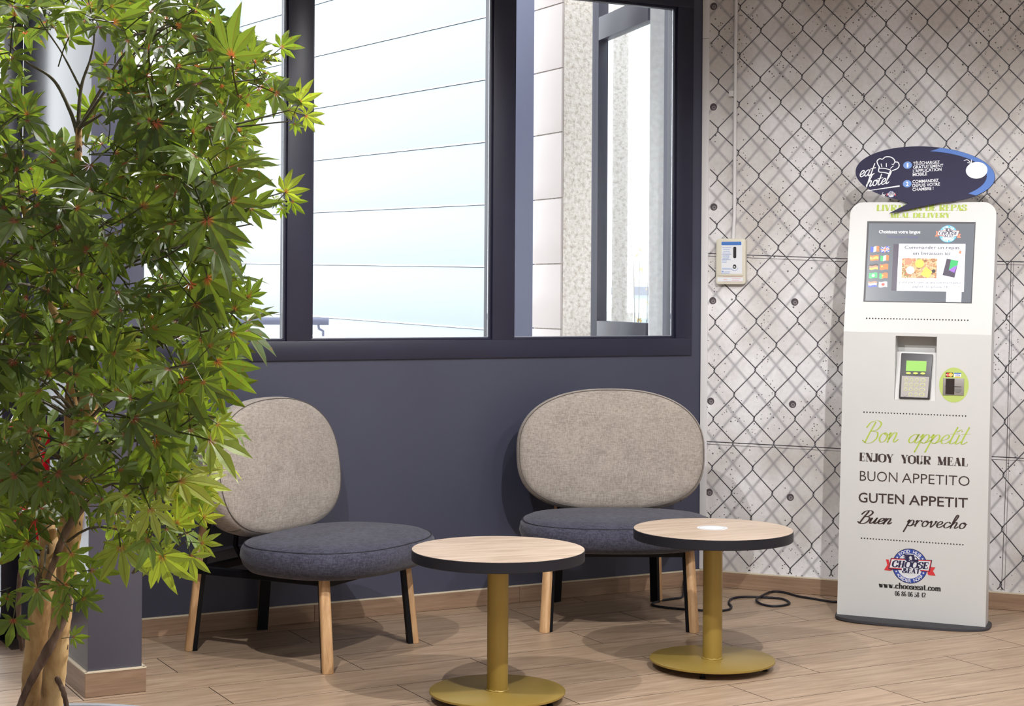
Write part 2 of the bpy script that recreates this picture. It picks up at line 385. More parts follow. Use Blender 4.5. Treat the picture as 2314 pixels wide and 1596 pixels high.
def strip(a, b, wd, y, mi, off=0.0, clipz=(0.082, CEIL)):
    a, b = Vector(a), Vector(b); d = (b-a).normalized(); n_ = Vector((-d.y, d.x))
    if n_.y < 0: n_ = -n_
    a, b = a+n_*off, b+n_*off; h = n_*(wd/2)
    P = [a-h, b-h, b+h, a+h]
    if min(p.x for p in P) < 0.034 or min(p.y for p in P) < clipz[0] or max(p.y for p in P) > clipz[1]:
        # shorten towards the inside
        t0, t1 = 0.0, 1.0
        for k in range(21):
            q = a+(b-a)*(k/20); ok = q.x > 0.036 and clipz[0]+.003 < q.y < clipz[1]-.003
            if ok: t1 = k/20; break
        else: return
        for k in range(20, -1, -1):
            q = a+(b-a)*(k/20)
            if q.x > 0.036 and clipz[0]+.003 < q.y < clipz[1]-.003: t0 = k/20; break
        a, b = a+(b-a)*t1, a+(b-a)*t0
        P = [a-h, b-h, b+h, a+h]
    pr.flat([(p.x, p.y) for p in P], y, 'y', mi)
for i in range(-2, 40):
    for jj in range(-6, 14):
        j = jj + (0.5 if i % 2 else 0.0)
        a = knot(i, j)
        if i > 16: a = knot(14+(i % 2), j)+Vector(((i-14-(i % 2))*0.0905, 0))
        if not (-0.2 < a.x < 3.9 and -0.2 < a.y < CEIL+0.3): continue
        for dj in (0.5, -0.5):
            b = knot(i+1, j+dj)
            if i+1 > 16: b = knot(14+((i+1) % 2), j+dj)+Vector(((i+1-14-((i+1) % 2))*0.0905, 0))
            s = 1 if dj < 0 else -1
            a2 = a + Vector((0, 0.008*s)); b2 = b + Vector((0, -0.008*s))
            strip(a2, b2, 0.0056, -0.0004, 0); strip(a2, b2, 0.0013, -0.0006, 1, 0.0012 if s > 0 else 0.0020)
        if a.x > 0.045 and 0.1 < a.y < CEIL-0.02:
            pr.flat([(a.x+0.0048*cos(t)*(0.9)+0.0025*sin(t), a.y+0.0125*sin(t)) for t in [2*pi*k/10 for k in range(10)]], -0.0008, 'y', 0)
            strip(a+Vector((-0.0045, -0.006)), a+Vector((0.005, 0.005)), 0.0016, -0.0010, 1)
            strip(a+Vector((-0.0035, -0.013)), a+Vector((0.004, -0.004)), 0.0012, -0.0010, 1)
pr.build('fence_print', [M_wire, M_wireh], mw)['kind'] = 'stuff'
def printed_line(pts, wd, y=-0.0003):
    mb = MB()
    for a, b in zip(pts, pts[1:]):
        d = (Vector(b)-Vector(a)).normalized(); n_ = Vector((-d.y, d.x))*wd/2
        mb.flat([(a[0]-n_.x, a[1]-n_.y), (b[0]-n_.x, b[1]-n_.y), (b[0]+n_.x, b[1]+n_.y), (a[0]+n_.x, a[1]+n_.y)], y)
    return mb
def wp(px, py): q = hit(px, py, MR); return (q.x, q.z)
for pts, wd in (([(1600, 573), (1912, 585), (2314, 592)], .004), ([(1600, 579), (1912, 592), (2314, 599)], .0025), ([(1597, 998), (1898, 1014), (2314, 1036)], .004),
                ([(1597, 1004), (1898, 1020), (2314, 1042)], .0022), ([(2285, 590), (2275, 1034), (2263, 1335)], .0028), ([(2290, 590), (2280, 1034), (2270, 1335)], .0018)):
    printed_line([wp(*p) for p in pts], wd).build('joint_print', M_wire if wd > .003 else M_hole, mw)
for hx, hz in [(.053, 2.753), (.055, 2.275), (.06, 1.8), (.058, 1.355), (.453, 1.352), (.051, .878), (.446, .876), (.047, .445), (.438, .443)]:
    hb = MB().flat(circ(hx, hz, 0.0175, 20), -0.0002, 'y', 0).flat(circ(hx+.002, hz-.003, 0.0095, 14), -0.0003, 'y', 1).flat(circ(hx+.002, hz-.002, 0.004, 10), -0.00035, 'y', 0)
    hb.build('tie_hole_print', [M_hole, M_holec], mw)
MB().box(0.001, 0.034, -0.006, 0, 0.08, 2.60).box(0.001, 0.034, -0.006, 0, 2.603, CEIL).build('trim_1', M_whitepl, M=MR, bevel=0.001)
bpy.data.objects['trim_1']['kind'] = 'structure'
# ------------------------------------------------------------------ call point and its conduit
M_creamp = mat('cream_plastic', (0.63, 0.60, 0.50), 0.4); M_lab = mat('white_label', (0.70, 0.72, 0.76), 0.5)
M_blue = mat('blue_print', (0.05, 0.17, 0.50), 0.5); M_lblue = mat('faded_blue_print', (0.26, 0.36, 0.62), 0.5); M_redp = mat('faded_red_print', (0.62, 0.30, 0.30), 0.5)
M_chrome = mat('chrome', (0.55, 0.55, 0.56), 0.2, 0.9)
c0 = hit(1622, 540, MR); c1 = hit(1688, 643, MR)
bw = c1.x-c0.x; bh = c0.z-c1.z
BX = MR @ TR((c0.x+c1.x)/2, 0, (c0.z+c1.z)/2)
cpt = empty('call_point', BX); tag(cpt, 'cream smoke vent call point box with blue header on mesh print wall', 'alarm box')
MB().prism(rrect(-bw/2, bw/2, -bh/2, bh/2, 0.014), -0.030, -0.0012, 'y').build('housing', M_creamp, cpt, bevel=0.004)
MB().prism(rrect(-bw/2+.006, bw/2-.006, -bh/2+.040, bh/2-.008, 0.010), -0.034, -0.029, 'y').build('cover', M_creamp, cpt, bevel=0.0015)
u, v = bw, bh
MB().flat(rrect(-.30*u, .40*u, -.27*v, .42*v, .003), -0.0345).build('label', M_lab, cpt)
MB().flat(rrect(-.30*u, .37*u, .355*v, .43*v, .003), -0.0348).build('label_header', M_blue, cpt)
lb = MB()
for k, (a, b, z) in enumerate([(-.28, .03, .30), (-.24, -.02, .26), (-.24, -.02, .22), (-.25, -.0, .185), (-.28, .04, .155), (-.26, -.03, .12), (-.26, -.03, .095), (-.26, -.05, .07), (-.28, .02, .04), (-.28, -.12, .01), (-.28, -.12, -.02), (-.28, .0, -.15), (-.28, .02, -.17), (-.20, -.0, -.225), (-.3, -.02, -.255)]):
    lb.box(a*u, b*u, -0.0349, -0.0347, z*v-.0012, z*v+.0012)
lb.box(-.29*u, -.22*u, -0.0349, -0.0347, -.235*v, -.205*v)
lb.build('label_text', M_lblue, cpt)
MB().prism(rrect(.10*u, .20*u, .07*v, .32*v, .0055), -0.0352, -0.0345, 'y').build('slot', M_gasket, cpt)
MB().prism(circ(.145*u, -.115*v, .0085, 18, .0105), -0.0352, -0.0345, 'y').build('lens', M_gasket, cpt)
MB().lathe([(0.0065, 0), (0.006, .003), (0.004, .005), (0, .0055)], 16, xf=TR(.14*u, -.0352, -.125*v) @ Matrix.Rotation(pi/2, 4, 'X')).build('push_button', M_chrome, cpt, smooth=40)
arc = [(0.145*u+.0165*cos(radians(a)), -0.0350, -.125*v+.0165*sin(radians(a))) for a in range(195, 350, 14)]
MB().tube(arc, .0009, 5).build('arc_mark', M_blue, cpt)
sb = MB(); sb.box(-.44*u, .42*u, -.0305, -.0300, -.44*v, -.35*v); sb.build('sticker', M_lab, cpt)
sb = MB()
for a, b, z in ((-.25, .4, -.335), (.05, .36, -.375), (.05, .3, -.41), (-.22, -.12, -.385), (-.24, -.10, -.40), (-.25, .4, -.445)): sb.box(a*u, b*u, -.0309, -.0306, z*v-.0007, z*v+.0007)
sb.build('sticker_text', M_redp, cpt)
t0 = hit(1659, 541, MR); t1 = hit(1665.5, 0, MR)
cd_ = MB().tube([(t0.x-.002, -.011, t0.z-.004), (t0.x+.004, -.011, t0.z+.12), ((t0.x+t1.x)/2, -.011, 2.2), (t1.x, -.011, CEIL-.01)], 0.0088, 12)
tag(cd_.build('conduit', M_whitepl, M=MR, smooth=40), 'thin white conduit running up the mural wall to the ceiling', 'conduit')
cl = hit(1657, 212, MR)
MB().box(cl.x-.016, cl.x+.006, -.022, 0, cl.z-.014, cl.z+.012).build('clip', M_whitepl, bpy.data.objects['conduit'], bevel=.002)
# ------------------------------------------------------------------ outdoors
M_ground = paint('pale_paving', (0.55, 0.55, 0.54), 0.9)
tag(MB().box(-90, 60, 8.5, 160, -0.35, -0.25).build('ground', M_ground), kind='structure')
M_clad = mat('metal_cladding', (0.42, 0.475, 0.53), 0.35, 0.1); M_joint = mat('cladding_joint', (0.14, 0.15, 0.22), 0.5); M_lip = mat('cladding_lip', (0.85, 0.88, 0.92), 0.3)
dclad = atan2(-0.846, 0.533)
MC = Matrix.Translation((-3.664, 22.03, 1.133)) @ Matrix.Rotation(dclad, 4, 'Z') @ Matrix.Rotation(0.0178, 4, 'Y')
bd = empty('clad_building', MC); tag(bd, 'pale blue-grey metal clad building seen through the windows', 'building')
MB().box(0, 7.2, 0.06, 0.45, -1.35, 5.1).build('wall', M_joint, bd)
for k in range(9):
    z0 = -1.254+0.627*k
    MB().box(0.0, 7.2, 0, 0.06, z0+0.010, z0+0.627-0.002).build('panel', M_clad, bd, bevel=0.006)
    MB().box(0.0, 7.2, -0.012, 0.0, z0+0.003, z0+0.016).build('panel_lip', M_lip, bd)
MB().box(-0.05, 0.0, -0.02, 0.3, -1.35, 4.6).build('corner_trim', M_lip, bd)
M_stucco = mat('stucco', (0.56, 0.52, 0.46), 0.95)
L(M_stucco, ramp(M_stucco, noise(M_stucco, coords(M_stucco), 45, 4, .7), [(0.35, (0.56, 0.48, 0.40)), (0.5, (0.82, 0.74, 0.66)), (0.65, (0.92, 0.86, 0.79))]), BS(M_stucco).inputs['Base Color'])
bump(M_stucco, noise(M_stucco, coords(M_stucco), 60, 5, .7), 0.9, 0.012)
M_stuccow = paint('white_stucco', (0.93, 0.92, 0.90), 0.95, 0.08, 40); bump(M_stuccow, noise(M_stuccow, coords(M_stuccow), 70, 4, .7), 0.25, 0.004)
M_tile = paint('glazed_wall_tile', (0.47, 0.41, 0.39), 0.22, 0.03)
# porch column: near corner seen at px 1272, tiled side running away from the glass
nc = at(1272, 700, 8.8); MP = TR(nc.x, nc.y, 0, AL)
col = empty('porch_column', MP); tag(col, 'stuccoed porch column with glazed tiles down its side, outside window', 'column')
MB().box(0.0, 0.172, 0.0, 0.31, -0.25, 3.3).build('shaft', M_stucco, col)
zt = [EYE-(y-667.5)*8.8/F for y in (1037, 892, 746, 598, 449, 300, 155, 8, -139)]
for a, b in zip(zt, zt[1:]): MB().box(-0.014, -0.001, 0.004, 0.308, a+.003, b-.003).build('tile', M_tile, col, bevel=0.0015)
# dark metal post left of the column
pp = at(1186, 700, 9.7)
M_bluegrey = mat('blue_grey_metal', (0.12, 0.13, 0.20), 0.4)
tag(MB().box(-0.075, 0.075, 0, 0.08, -0.25, 3.3).build('porch_post', M_bluegrey, M=TR(pp.x, pp.y, 0, radians(6)), bevel=.004), 'flat blue-grey metal post left of the tiled porch column', 'post')
# outer porch door leaf seen edge-on, turned away
R0 = at(1468, 700, 8.6); MD = TR(R0.x, R0.y, 0, atan2(1, -0.312))
od = empty('porch_door', MD); tag(od, 'dark framed glass porch door outside beside the stucco column', 'door')
MB().box(0.71, 0.93, -0.03, 0.03, -0.2, 3.2).box(-0.02, 0.71, -0.03, 0.03, 2.80, 2.93).box(-0.02, 0.71, -0.03, 0.03, -0.2, 1.235).build('door_frame', M_frame, od, bevel=.003)
MB().box(0.0, 0.71, -0.004, 0.002, 1.235, 2.80).build('pane', M_glassd, od)
# stucco column behind that door and white pier at the right
sc_ = at(1412, 700, 10.6)
tag(MB().box(-0.085, 0.050, 0, 0.3, -0.25, 3.6).build('stucco_pillar', M_stucco, M=TR(sc_.x, sc_.y, 0, radians(-5))), 'narrow stucco pillar seen through the porch door glass', 'pillar')
wp_ = at(1465, 700, 8.25)
tag(MB().box(0.0, 0.42, 0.0, 0.30, -0.25, 3.4).build('white_pier', M_stuccow, M=TR(wp_.x, wp_.y, 0, radians(-6))), 'bright white rendered pier at right edge of window', 'pillar')
# parapet and handrail
pa = MB().box(-9, -1.15, 0, 0.3, -0.25, 0.0).build('parapet', M_stuccow, M=TR(0, 11.15, 1.09)); tag(pa, 'low white parapet wall outside below the handrail', 'parapet')
bpy.data.objects['parapet'].data.transform(Matrix.Translation((0, 0, 0)))
hr = empty('handrail', TR(0, 11.1, 1.19)); tag(hr, 'dark round metal handrail end outside the left and middle panes', 'handrail')
MB().tube([(-9, 0, 0), (-1.28, 0, 0), (-1.225, 0, 0)], 0.026, 14).build('rail', M_bluegrey, hr, smooth=40)
MB().tube([(-1.295, 0, -0.02), (-1.29, 0, -0.05), (-1.262, 0, -0.065), (-1.262, 0, -0.1)], 0.009, 8).build('bracket', M_bluegrey, hr, smooth=40)
# far things
M_aqua = mat('pale_aqua_wall', (0.62, 0.72, 0.74), 0.8); M_teal = mat('teal_canvas', (0.45, 0.66, 0.68), 0.7); M_pinkish = mat('mauve_metal', (0.42, 0.34, 0.42), 0.5); M_sign = mat('pale_sign_face', (0.78, 0.86, 0.90), 0.4)
fb = at(300, 545, 45)
tag(MB().box(0, 3.2, 0, 6, -0.3-fb.z, 0).build('far_building', M_aqua, M=Matrix.Translation(fb)), 'long pale low building far outside left window', 'building')
fb2 = at(1424, 395, 40)
b2 = empty('white_house', Matrix.Translation((fb2.x, fb2.y, 0))); tag(b2, 'bright pale house far beyond the porch door', 'house')
MB().box(0, 1.2, 0, 4, -0.25, fb2.z-2.9).build('wall', M_aqua, b2); MB().box(0, 1.2, 0, 4, fb2.z-2.7, fb2.z).build('wall', M_stuccow, b2); MB().box(-.2, 1.3, -.2, 4, fb2.z-2.9, fb2.z-2.7).build('roof', M_joint, b2)
sg = at(487, 603, 30); M_ = Matrix.Translation(sg)
sgo = empty('road_sign', M_); tag(sgo, 'small mauve framed sign board outside left window', 'sign')
s0 = MB(); s0.prism(rrect(-.28, .28, -.255, .255, .04), 0, .05, 'y'); s0.build('frame', M_pinkish, sgo)
MB().prism(rrect(-.245, .245, -.215, .225, .03), -.01, 0.0, 'y').build('face', M_sign, sgo)
MB().box(-.10, -.05, 0.01, .05, -2.10, -.25).build('post', M_pinkish, sgo); MB().box(.10, .15, 0.01, .05, -2.10, -.25).build('post', M_pinkish, sgo)
tp = at(537, 0, 26)
tag(MB().prism([(0, 0.5), (-.50, 0.5), (-.47, 0), (-.46, -.40), (-.28, -.9), (-.17, -.89), (0.0, -.87)], 0, .04, 'y').build('awning', M_teal, M=Matrix.Translation(tp)), 'teal awning hanging beside the clad building corner', 'awning')
# shrub with yellow leaves behind the porch
M_yl = mat('autumn_leaf', (0.62, 0.42, 0.10), 0.7); M_bark = mat('twig_bark', (0.12, 0.08, 0.06), 0.8)
shp = at(1449, 560, 13.0); sh = empty('garden_shrub', TR(shp.x, shp.y, -0.25)); tag(sh, 'thin shrub with yellow autumn leaves beyond the porch door', 'shrub')
hs = shp.z+0.25; tb = MB(); lf = MB(); rs = random.Random(3)
for k in range(9):
    a = rs.uniform(0, 6.28); p0 = Vector((0.02*cos(a), 0.02*sin(a), 0)); p3 = Vector((.16*cos(a), .16*sin(a), hs*rs.uniform(.7, 1.25)))
    pts = [p0.lerp(p3, t)+Vector((rs.uniform(-.02, .02), rs.uniform(-.02, .02), 0)) for t in (0, .3, .6, 1)]
    tb.tube(pts, [.008, .006, .004, .002], 5)
    for q in range(12):
        t = rs.uniform(.25, 1); c_ = p0.lerp(p3, t)+Vector((rs.uniform(-.06, .06), rs.uniform(-.06, .06), rs.uniform(-.05, .05))); s_ = rs.uniform(.015, .035)
        e1 = Vector((rs.uniform(-1, 1), rs.uniform(-1, 1), rs.uniform(-1, 1))).normalized(); e2 = e1.orthogonal().normalized()
        lf.add([c_-e1*s_, c_+e2*s_*.5, c_+e1*s_, c_-e2*s_*.5], [(0, 1, 2, 3)])
tb.build('stems', M_bark, sh); lf.build('foliage', M_yl, sh)['kind'] = 'stuff'
# ------------------------------------------------------------------ low round tables
def make_table(x, y, label, rz):
    t = empty('coffee_table', TR(x, y, 0, rz)); tag(t, label, 'table', 'low round cafe tables')
    R = 0.295
    MB().lathe([(0, .4765), (R-.002, .4765), (R, .4785), (R, .512), (R-.0012, .5132), (0, .5132)][0:5], 96).build('edge_band', M_dark, t, smooth=40)
    MB().lathe([(R-.0012, .5128), (R-.0016, .5140), (0, .5140)], 96).build('tabletop', M_top, t, smooth=30)
    MB().lathe([(.036, .037), (.036, .4765)], 40).build('pole', M_brass, t, smooth=40)
    MB().lathe([(.036, .034), (.230, .034), (.2315, .0328), (.2315, .0268), (.230, .0255), (0, .0255)], 96).build('base', M_brass, t, smooth=40)
    ring = [(.0365*cos(a)+0, .0365*sin(a), .0355+.0012*sin(a*9)) for a in [2*pi*k/40 for k in range(41)]]
    MB().tube(ring, [.0032+.0012*abs(sin(k*1.7)) for k in range(41)], 6).build('weld_bead', M_brass, t, smooth=60)
    MB().lathe([(0.075, .466), (.075, .4765)], 24).build('mounting_plate', M_dark, t)
    for k in range(4):
        a = radians(45+90*k)
        MB().lathe([(.011, 0.0), (.011, .006), (.005, .008), (.005, .0255)], 14, (.195*cos(a), .195*sin(a), 0)).build('foot', M_black, t, smooth=40)
    return t
make_table(-0.041, 5.645, 'low round table with plain wood top on mustard pedestal, nearest the camera', radians(20))
tb2 = make_table(0.752, 6.16, 'low round table on mustard pedestal with white round sticker on top', radians(28))
st = empty('table_sticker', TR(0.752, 6.18, 0.5142)); tag(st, 'white round sticker lying on the farther low table', 'sticker')
MB().lathe([(.057, 0), (.057, .0006)], 40).build('disc', M_lab, st)
MB().tube([(.048*cos(2*pi*k/40), .048*sin(2*pi*k/40), .0006) for k in range(41)], .0006, 5).build('printed_ring', mat('grey_print', (0.25, 0.25, 0.28), 0.6), st)
# ------------------------------------------------------------------ lounge chairs
def sell(t, a, b, n1, n2=None):
    c, s = cos(t), sin(t); n = n1 if s >= 0 or n2 is None else n2
    return (a*copysign(abs(c)**(2/n), c), b*copysign(abs(s)**(2/n), s))
def cushion(a, b, prof, n1, n2, M, nseg=72):
    """prof: list of (scale, height); outline a*b superellipse, stacked along local z of M"""
    vs = []; fs = []
    for sc, h in prof:
        for k in range(nseg):
            x, y = sell(2*pi*k/nseg, 1, 1, n1, n2)
            # keep the rim round: inset by distance rather than pure scale
            vs.append(M @ Vector((x*(a-(1-sc)*min(a, b)*1.0) if sc > 0.5 else x*a*sc*1.0*(a-(0.5)*min(a, b))/(a*0.5), y*(b-(1-sc)*min(a, b)) if sc > 0.5 else y*b*sc*(b-0.5*min(a, b))/(b*0.5), h)))
    m_ = len(prof)
    for i in range(m_-1):
        for k in range(nseg):
            j = (k+1) % nseg; fs.append((i*nseg+k, i*nseg+j, (i+1)*nseg+j, (i+1)*nseg+k))
    c0_ = len(vs); vs.append(M @ Vector((0, 0, prof[0][1]))); vs.append(M @ Vector((0, 0, prof[-1][1])))
    for k in range(nseg):
        j = (k+1) % nseg; fs.append((c0_, j, k)); fs.append((c0_+1, (m_-1)*nseg+k, (m_-1)*nseg+j))
    return MB().add(vs, fs)
def outline(a, b, sc, h, n1, n2, M, nseg=96):
    d = (1-sc)*min(a, b)
    return [M @ Vector((sell(2*pi*k/nseg, 1, 1, n1, n2)[0]*(a-d), sell(2*pi*k/nseg, 1, 1, n1, n2)[1]*(b-d), h)) for k in range(nseg+1)]
def leg(top, bot, outx, outy):
    """timber outside, flat black steel inside, section turned along (outx, outy)"""
    o = Vector((outx, outy, 0)).normalized(); t = Vector((-o.y, o.x, 0))
    woodp = [(-0.021, 0.0), (-0.021, .018), (-.014, .026), (0, .029), (.014, .026), (.021, .018), (.021, 0.0)]
    steel = [(-0.021, -0.017), (-0.021, -0.0004), (.021, -0.0004), (.021, -0.017)]
    out = []
    for P in (woodp, steel):
        vs = [Vector((*bot, 0))+t*a+o*b for a, b in P]+[Vector(top)+t*a*.95+o*b*.9 for a, b in P]; n = len(P)
        out.append(MB().add(vs, [tuple(range(n))[::-1], tuple(range(n, 2*n))]+[(i, (i+1) % n, n+(i+1) % n, n+i) for i in range(n)]))
    return out
def make_chair(M, label):
    t = empty('lounge_chair', M); tag(t, label, 'chair', 'upholstered lounge chairs by the window wall')
    # seat
    MS = TR(0, -0.185, 0.335)
    a, b = 0.408, 0.325
    prof = [(0.55, 0.004), (0.80, 0.0), (0.90, 0.008), (0.965, 0.030), (1.0, 0.062), (0.985, 0.090), (0.955, 0.1045), (0.946, 0.1050), (0.935, 0.1090), (0.87, 0.119), (0.72, 0.1265), (0.5, 0.130), (.25, .132)]
    st_ = cushion(a, b, prof, 2.35, 2.5, MS).build('seat', M_char, t, smooth=80)
    MB().tube(outline(a, b, 0.950, 0.1062, 2.35, 2.5, MS), 0.0022, 5, cap=False).build('seam', M_threadd, st_)
    # back
    tilt = radians(9.5)
    MBk = Matrix.Translation((0, 0.120, 0.705)) @ Matrix.Rotation(pi/2-tilt, 4, 'X')
    a2, b2 = 0.412, 0.268
    prof = [(0.25, 0.060), (0.5, 0.060), (0.78, 0.057), (0.90, 0.050), (0.945, 0.0425), (0.952, 0.0395), (0.962, 0.0385), (0.99, 0.018), (1.0, -0.005), (0.99, -0.03), (0.95, -0.066), (0.88, -0.082), (0.7, -0.088), (0.3, -0.088)]
    bk = cushion(a2, b2, prof, 2.35, 2.9, MBk).build('backrest', M_beige, t, smooth=80)
    MB().tube(outline(a2, b2, 0.955, 0.0415, 2.35, 2.9, MBk), 0.0020, 5, cap=False).build('seam', M_thread, bk)
    for sx in (-1, 1):
        pts = [MBk @ Vector((sell(radians(q), a2, b2, 2.35, 2.9)[0]*k*sx, sell(radians(q), a2, b2, 2.35, 2.9)[1]*k, h)) for q, k, h in ((-50, .985, .030), (-50, 1.003, .005), (-50, .99, -.03))]
        MB().tube(pts, 0.0018, 5).build('seam', M_thread, bk)
    # legs
    for top, bot, ox, oy in (((-.283, -.305, .335), (-.30, -.335), -1, -1), ((.283, -.305, .335), (.30, -.335), 1, -1),
                             ((-.200, .262, .70), (-.228, .335), -1, 1), ((.200, .262, .70), (.228, .335), 1, 1)):
        wd, stl = leg(top, bot, ox, oy); lg = wd.build('leg', M_oak, t, bevel=.0015, seg=1); stl.build('steel_flat', M_black, lg)
    f = MB()
    f.box(-.285, .285, -.315, -.285, .303, .331).box(-.262, -.232, -.30, .30, .303, .331).box(.232, .262, -.30, .30, .303, .331).box(-.24, .24, .265, .292, .303, .331)
    f.build('seat_frame', M_black, t, bevel=.002, seg=1)
    g = MB()
    for sx in (-.13, .13): g.tube([(sx, .02, .33), (sx, .17, .345), (sx, .205, .40), (sx, .185, .62)], .010, 8)
    g.build('back_bracket', M_black, t, smooth=40)
    MB().tube([(-.222, .30, .375), (.222, .30, .375)], .006, 8).build('stretcher', M_bluegrey, t, smooth=40)
    return t
c1_ = make_chair(TR(-0.822, 6.444, 0, radians(62.8)), 'lounge chair with rounded taupe back and charcoal seat turned sideways, next to foliage')
c2_ = make_chair(TR(0.439, 7.125, 0, radians(1.5)), 'lounge chair facing camera with wide rounded taupe back, beside mural wall')
# ------------------------------------------------------------------ lettering
def cr_smooth(P, k=7):
    P = [Vector(p) for p in P]; Q = [P[0]*2-P[1]]+P+[P[-1]*2-P[-2]]; out = []
    for i in range(1, len(Q)-2):
        p0, p1, p2, p3 = Q[i-1], Q[i], Q[i+1], Q[i+2]
        for s in range(k):
            t = s/k
            out.append(0.5*((2*p1)+(p2-p0)*t+(2*p0-5*p1+4*p2-p3)*t*t+(3*p1-p0-3*p2+p3)*t**3))
    out.append(P[-1]); return out
def G(adv, *strokes): return (adv, strokes)
SC = {  # joined script, cap height 1, x-height .45
 'a': G(.50, [(.38, .38), (.25, .45), (.08, .32), (.05, .12), (.15, .0), (.30, .12), (.39, .42)], [(.40, .44), (.34, .1), (.41, .0), (.54, .12)]),
 'b': G(.42, [(.20, .95), (.10, .5), (.06, .1), (.18, .0), (.34, .14), (.32, .38), (.2, .42), (.1, .25)]),
 'c': G(.38, [(.36, .36), (.27, .45), (.1, .34), (.05, .15), (.15, 0), (.3, .04), (.42, .16)]),
 'e': G(.38, [(.04, .15), (.26, .24), (.32, .38), (.22, .46), (.08, .34), (.05, .14), (.15, 0), (.3, .04), (.42, .16)]),
 'h': G(.46, [(.0, .12), (.20, .6), (.27, .92), (.18, .98), (.11, .7), (.05, 0)], [(.07, .2), (.2, .42), (.31, .44), (.33, .3), (.29, .06), (.36, 0), (.48, .12)]),
 'i': G(.22, [(.08, .45), (.04, .08), (.10, 0), (.24, .12)], [(.13, .64), (.14, .66)]),
 'l': G(.24, [(.0, .12), (.18, .6), (.24, .92), (.15, .98), (.09, .6), (.05, .08), (.12, 0), (.26, .12)]),
 'n': G(.46, [(.0, .36), (.07, .45), (.05, .25), (.04, 0)], [(.06, .15), (.19, .42), (.31, .44), (.33, .3), (.29, .06), (.36, 0), (.48, .12)]),
 'o': G(.42, [(.25, .45), (.1, .38), (.05, .18), (.15, 0), (.31, .06), (.37, .28), (.28, .44), (.22, .40), (.32, .33), (.44, .36)]),
 'p': G(.46, [(.0, .30), (.09, .46), (.05, .0), (-.02, -.45)], [(.06, .1), (.2, .42), (.34, .42), (.38, .22), (.26, .0), (.12, .05), (.28, .02), (.48, .14)]),
 'r': G(.34, [(.0, .36), (.07, .45), (.05, .25), (.04, 0)], [(.06, .2), (.17, .42), (.30, .45), (.34, .38)]),
 't': G(.28, [(.16, .85), (.08, .3), (.07, .06), (.15, 0), (.30, .12)], [(-.06, .50), (.32, .54)]),
 'u': G(.50, [(.0, .30), (.07, .44), (.04, .1), (.13, 0), (.27, .15), (.35, .42)], [(.36, .44), (.32, .08), (.39, 0), (.52, .12)]),
 'v': G(.38, [(.0, .32), (.08, .44), (.12, .06), (.17, 0), (.33, .28), (.33, .45), (.42, .40)]),
 'y': G(.46, [(.0, .30), (.07, .44), (.05, .12), (.14, .02), (.28, .18), (.36, .44)], [(.36, .44), (.30, -.1), (.16, -.42), (.02, -.36)]),
 'B': G(.60, [(.26, .95), (.14, .5), (.04, .0)], [(-.08, .72), (.06, .96), (.36, 1.03), (.54, .86), (.42, .60), (.20, .53), (.46, .48), (.52, .24), (.36, .0), (.10, -.03), (-.10, .10)]),
 ' ': G(.34), 'É': G(0, [(.20, .62), (.36, .74)])}
def V(x, t=1): return ('V', x, 0, t)
